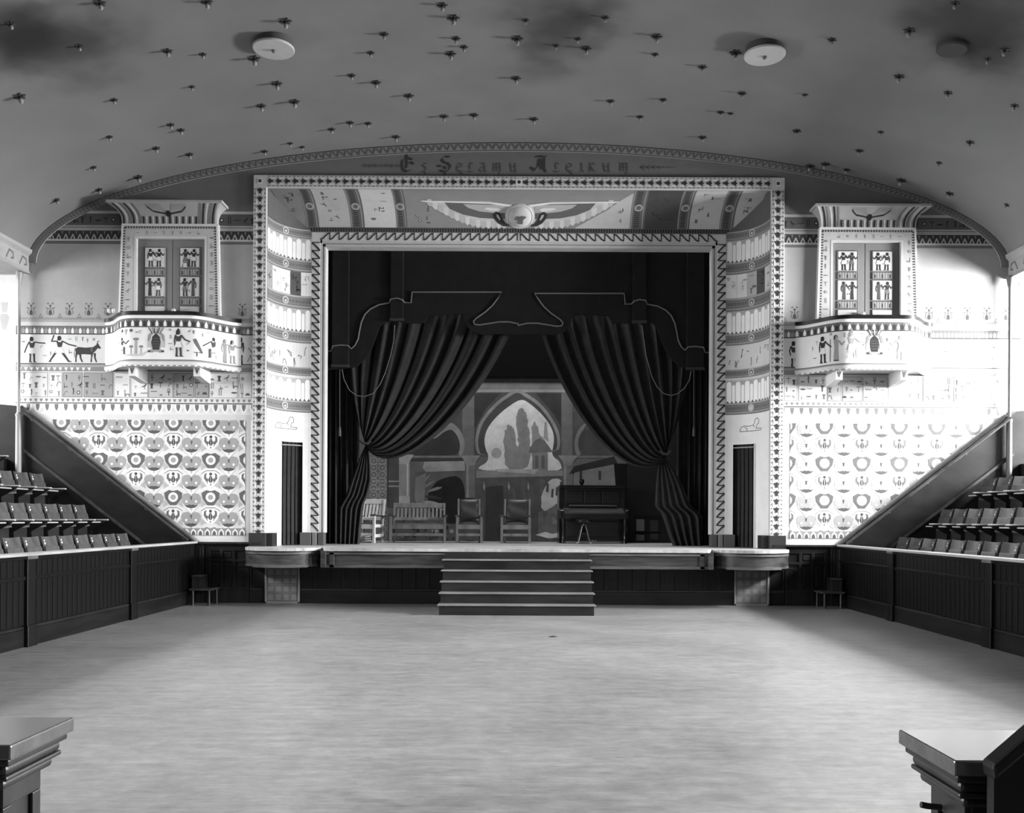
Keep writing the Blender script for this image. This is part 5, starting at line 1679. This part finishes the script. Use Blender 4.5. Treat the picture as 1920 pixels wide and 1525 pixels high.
# ------------------------------------------------------------------ arena barriers of vertical boards
BOARD = wood(6, 18, rough=.40, grain=(9, 9, .8), spec=.18)
for s in (-1, 1):
    side = 'left' if s < 0 else 'right'
    X0 = 6.10*s
    o = empty('arena_barrier', (X0, -8, 0), 'dark boarded barrier in front of the %s bank of seats' % side, 'barrier')
    face = X0 - s*.0
    xi = X0 + s*.10
    X = lambda a, b: (min(a, b), max(a, b))
    x0, x1 = X(X0+s*.03, xi); MB().box(x0, x1, -16, -.13, 0, 1.12).build('backing', BOARD, o)
    # boards: one mesh, linked copies
    x0, x1 = X(X0+s*.012, X0+s*.03)
    n = 118; pitch = .135
    low = MB().box(x0, x1, -.062, .062, .27, .83).build('board', BOARD, o, bevel=.008)
    upb = MB().box(x0, x1, -.062, .062, .88, 1.08).build('board', BOARD, o, bevel=.008)
    y = -.16
    first = True
    for k in range(n):
        yy = -.20 - k*pitch
        if yy < -15.8: break
        if first:
            low.location.y = upb.location.y = 8 + yy - 0; first = False
            low.location = (0, yy + 0, 0); upb.location = (0, yy, 0)
        else:
            link_copy(low, 'board', o, (0, yy, 0)); link_copy(upb, 'board', o, (0, yy, 0))
    # (board meshes were made around y = 0 in world space)
    for b in [c_ for c_ in o.children if c_.name.startswith('board')]:
        b.location = (0, b.location.y, 0)
    x0, x1 = X(X0-s*.005, X0+s*.03)
    MB().box(x0, x1, -16, -.13, 0, .22).build('base_board', wood(9, 24, rough=.38, grain=(9, .9, 9), spec=.2), o, bevel=.006)
    MB().box(x0, x1, -16, -.13, .22, .26).build('base_moulding', wood(16, 34, rough=.36, grain=(9, .9, 9), spec=.25), o, bevel=.012)
    MB().box(x0, x1, -16, -.13, .83, .88).build('middle_rail', BOARD, o, bevel=.008)
    MB().box(x0, x1, -16, -.13, 1.08, 1.13).build('top_rail', BOARD, o, bevel=.006)
    x0, x1 = X(X0-s*.05, xi+s*.03)
    MB().box(x0, x1, -16, -.125, 1.13, 1.17).build('cap_rail', wood(120, 172, rough=.3, grain=(9, .9, 9), spec=.5), o, bevel=.012)
    x0, x1 = X(X0-s*.03, X0+s*.06)
    for yy in ((-2.95, -6.0, -9.05, -12.1) if s < 0 else (-2.6, -5.7, -8.8, -11.9)):
        MB().box(x0, x1, yy-.09, yy+.09, 0, 1.13).build('post', wood(7, 20, rough=.38, grain=(8, 8, .9), spec=.2), o, bevel=.01)
        xa, xb = X(X0-s*.055, X0+s*.06)
        MB().box(xa, xb, yy-.12, yy+.12, .0, .27).build('post_base', wood(7, 20, rough=.38, grain=(8, 8, .9), spec=.2), o, bevel=.012)
        MB().box(xa, xb, yy-.12, yy+.12, 1.09, 1.135).build('post_cap', wood(60, 90, rough=.3, grain=(8, 8, .9)), o, bevel=.01)

# ------------------------------------------------------------------ folding theatre seats
def theatre_seat(m):
    """faces +x; standard at +y side; floor z = 0, back plane at x = 0"""
    o = empty('theatre_seat', (0, 0, 0))
    mb = MB()
    def bk(i, j, off):
        y = -.235 + .45*i
        z = .46 + .40*j
        x = -.02 - .10*j + .03*(2*i-1)**2 + off
        return Vector((x, y, z + .012*(2*i-1)**2))
    mb.grid(lambda i, j: bk(i, j, 0), 10, 6); mb.grid(lambda i, j: bk(i, j, -.018), 10, 6)
    for j in (0, 1): mb.grid(lambda i, t: bk(i, j, -.018*t), 10, 1)
    for i in (0, 1): mb.grid(lambda t, j: bk(i, j, -.018*t), 1, 6)
    back = mb.build('backrest', SEATWOOD, o, smooth=True, angle=.9)
    MB().prism([(-.005, .50), (.02, .50), (-.03, .715), (-.055, .715)], 'y', -.215, .205).build('folded_seat', wood(55, 88, rough=.35, grain=(6, 6, 1.5), spec=.5), o, bevel=.012)
    st = MB()
    st.prism([(-.05, 0), (.10, 0), (.06, .05), (.03, .40), (.30, .55), (.30, .58), (-.02, .58), (-.12, .85), (-.15, .85), (-.04, .45), (-.02, .05)], 'y', .222, .242)
    stn = st.build('standard', IRON, o)
    MB().box(-.02, .35, .205, .26, .575, .602).build('armrest', wood(150, 205, rough=.25, grain=(2, 8, 8), spec=.6), stn, bevel=.01)
    MB().tube([(.22, -.20, .545), (.22, .19, .545)], .012, 6).build('seat_edge_bar', gm(185, rough=.3, spec=.6), o, smooth=True)
    for dz, r_ in ((.80, .016), (.755, .022)):  # pale dots standing in for highlights on the camera side of each back
        MB().lathe([(r_, -.004), (r_, .008), (r_*.6, .012), (.0, .012)], (-.045-.10*(dz-.46)/.40+.028, m*.13, dz), 10, M=Matrix.Rotation(math.pi/2, 3, 'Y')).build('highlight_dot', gm(235, rough=.3, spec=.6), back, smooth=True)
    return o
ORD = ['first', 'second', 'third', 'fourth', 'fifth', 'sixth', 'seventh', 'eighth', 'ninth', 'tenth', 'eleventh', 'twelfth', 'thirteenth', 'fourteenth']
ROWS = ['lowest', 'second-lowest', 'third', 'fourth']
protos = {1: theatre_seat(1), -1: theatre_seat(-1)}
used = {1: False, -1: False}
COUNT = {1: (12, 9, 7, 4), -1: (11, 9, 6, 4)}
for s in (-1, 1):
    side = 'left' if s < 0 else 'right'
    for k in range(NR):
        xb = s*(tier_x(s, k+1) - .04)
        for j in range(COUNT[s][k]):
            y = -.42 - (j + (k == 3))*.53
            if not used[s]: o = protos[s]; used[s] = True
            else: o = copy_tree(protos[s])
            o.location = (xb, y, TZ[k])
            o.rotation_euler = (0, 0, math.pi if s > 0 else 0)
            tag(o, '%s folding wooden seat from the stage wall in the %s row, %s bank' % (ORD[j], ROWS[k], side), 'seat', 'folding theatre seats, %s bank' % side)

# ------------------------------------------------------------------ ceiling fittings
def frame_to(n): return Vector((0, 0, 1)).rotation_difference(n).to_matrix()
DISC = [(513, 78, .30, 'broad pale drum lamp on the ceiling above the left balcony side', 185),
        (1434, 90, .30, 'broad pale drum lamp on the ceiling above the right side of the stage', 190)]
for u, v, r, lab, g in DISC:
    p_, n_ = vault_hit(u, v)
    n2 = (n_*.25 + Vector((0, 0, -2.2))).normalized()
    M = frame_to(n2)
    o = empty('ceiling_lamp', p_, lab, 'ceiling lamp')
    MB().lathe([(r*.93, -.10), (r*.93, .09), (r*.96, .10)], p_, 36, M=M).build('drum', gm(80), o, smooth=True)
    MB().lathe([(r*.93, .085), (r, .095), (r, .115), (r*.97, .125), (.0, .13)], p_, 36, M=M).build('disc', gm(g), o, smooth=True)
    MB().lathe([(.035, .125), (.03, .15), (.012, .17), (.0, .175)], p_, 12, M=M).build('boss', gm(110), o, smooth=True)
p_, n_ = vault_hit(1786, 86)
o = empty('ceiling_vent', p_, 'small dark oval vent cap on the ceiling at far right', 'vent')
MB().lathe([(.21, -.08), (.21, .05), (.19, .07), (.0, .075)], p_, 28, M=frame_to((n_ + Vector((0, 0, -.8))).normalized())).build('cap', gm(70), o, smooth=True)

BL = [(375,10),(775,5),(1070,78),(1440,127),(1700,65),(1658,18),(1740,175),(1690,200),(1710,143),(297,172),(40,88),(628,190),(760,203),(953,218),(1390,197),(1318,282),(1410,308),(1533,358),(720,325),(1038,312),(73,360),(427,374),(980,396),(1104,380),(1243,484),(1313,459),(1380,462),(1485,512),(1665,435),(1778,430),(640,467),(678,487),(410,513),(585,555),(710,578),(350,627),(518,663),(370,711),(210,750),(1088,537),(1133,551),(992,567)]
BR = [(52,75),(350,65),(543,135),(537,203),(279,180),(247,145),(20,143),(165,170),(15,292),(715,250),(838,196),(1200,148),(1490,113),(1662,12),(1848,188),(1785,222),(863,349),(1099,355),(567,373),(370,378),(480,437),(82,445),(783,420),(820,425),(1452,286),(1635,347),(1885,396),(1068,490),(1383,494),(1718,533),(715,514),(1303,564),(1602,610),(1113,628),(1175,614),(1255,636),(1460,675),(1642,725),(1856,768)]
pts = [(x/2, y/2) for x, y in BL] + [(960+x/2, y/2) for x, y in BR]
bands = [(0, 50, 'topmost strip'), (50, 110, 'second strip down'), (110, 185, 'third strip down'), (185, 245, 'fourth strip down'), (245, 500, 'lowest strip')]
bulb0 = None
for b0, b1, nm in bands:
    row = sorted([q for q in pts if b0 <= q[1] < b1])
    for k, (u, v) in enumerate(row):
        p_, n_ = vault_hit(u, v)
        if p_.y > -.12: p_.y = -.12
        if bulb0 is None:
            o = empty('ceiling_bulb', (0, 0, 0))
            pr = []
            ros = MB()
            for a in range(6):
                t = a*math.pi/3
                ros.prism([(0, 0), (.085*math.cos(t-.32), .085*math.sin(t-.32)), (.12*math.cos(t), .12*math.sin(t)), (.085*math.cos(t+.32), .085*math.sin(t+.32))], 'z', -.02, .022)
            ros.build('rosette', gm(64, rough=.5), o)
            MB().lathe([(.04, .01), (.04, .05), (.03, .06)], (0, 0, 0), 10).build('socket', gm(34, rough=.4), o, smooth=True)
            MB().lathe([(.022, .055), (.04, .09), (.042, .115), (.03, .145), (.0, .155)], (0, 0, 0), 12).build('bulb', gm(150, rough=.12, spec=.8), o, smooth=True)
            bulb0 = o
        else: o = copy_tree(bulb0)
        o.location = p_
        o.scale = [random.Random(int(u*7+v)).uniform(.42, .80)]*3
        o.rotation_mode = 'QUATERNION'
        o.rotation_quaternion = Vector((0, 0, 1)).rotation_difference(n_)
        i = k+1
        suf = 'th' if 10 <= i % 100 <= 20 else {1: 'st', 2: 'nd', 3: 'rd'}.get(i % 10, 'th')
        tag(o, 'star-shaped bulb holder, %d%s from left in the %s of the vault' % (i, suf, nm), 'bulb', 'star-shaped bulbs scattered over the vault')

# ------------------------------------------------------------------ foreground newel pedestals
def pedestal(s, xe, dback, label):
    """xe: |x| of the edge nearest the aisle, dback: distance of the far edge from the camera"""
    Yb = dback - CAMD
    w_ = .36
    top = 1.0
    o = empty('newel_pedestal', (s*(xe+w_/2), Yb-w_/2, 0), label, 'newel post')
    m = wood(22, 46, rough=.4, grain=(3, 6, 3), spec=.35); mt = wood(58, 88, rough=.22, grain=(3, 6, 3), spec=.7)
    def ring(inset, z0, z1, name, mt_, bev=.006):
        a, b = s*(xe+inset), s*(xe+w_-inset)
        return MB().box(min(a, b), max(a, b), Yb-w_+inset, Yb-inset, z0, z1).build(name, mt_, o, bevel=bev)
    ring(0, .957, top, 'cap', mt)
    ring(.014, .935, .957, 'cap_moulding', m); ring(.028, .905, .935, 'cap_moulding', m, .012); ring(.026, .89, .905, 'cap_moulding', m); ring(.044, .86, .89, 'cap_moulding', m, .012)
    ring(.078, 0, .87, 'shaft', m, .01)
    # sunk panel on the aisle face
    f = s*(xe+.078)
    a0, a1 = Yb-w_+.078, Yb-.078
    for (y0, y1, z0, z1) in ((a0, a0+.045, .1, .80), (a1-.045, a1, .1, .80), (a0, a1, .80, .87), (a0, a1, 0, .12)):
        MB().box(min(f, f-s*.014), max(f, f-s*.014), y0, y1, z0, z1).build('panel_frame', m, o, bevel=.004)
    return o, Yb
lp, yl = pedestal(-1, 1.345, 2.88, 'dark wooden newel pedestal cut off at the lower left corner')
rp_, yr = pedestal(1, 1.195, 2.77, 'dark wooden newel pedestal with broad grey cap at the lower right corner')
MB().tube([(1.195+.058, yr-.16, .815), (1.195+.02, yr-.16, .818), (1.195-.0, yr-.16, .822)], .009, 8).build('peg', gm(50), rp_, smooth=True)
# rail rising out of frame behind the right pedestal cap
rl = empty('stair_rail', (1.50, yr-.30, 0), 'black sloping stair rail rising behind the lower right newel pedestal', 'rail')
MB().prism([(1.255, .97), (1.25, 1.01), (2.2, 1.84), (2.2, 1.78)], 'y', yr-.45, yr-.385).build('rail', gm(22, rough=.5), rl, bevel=.01)
MB().prism([(1.26, 0), (2.2, 0), (2.2, 1.79), (1.26, .975)], 'y', yr-.435, yr-.40).build('rail_panel', gm(18, rough=.6), rl)
# floor socket
q = P(1038, 1194, 0)
dd = CAMZ/((1194-973)/FPX); xx = CAMX + (1038-975)*dd/FPX; yy = dd-CAMD
o = empty('floor_socket', (xx, yy, 0), 'small dark round socket plate set in the open floor', 'socket')
MB().lathe([(.055, 0), (.055, .006), (.04, .008), (.0, .008)], (xx, yy, 0), 16).build('plate', gm(60, rough=.5), o, smooth=True)
MB().lathe([(.02, .008), (.02, .012), (.0, .012)], (xx, yy, 0), 10).build('cover', gm(30), o, smooth=True)
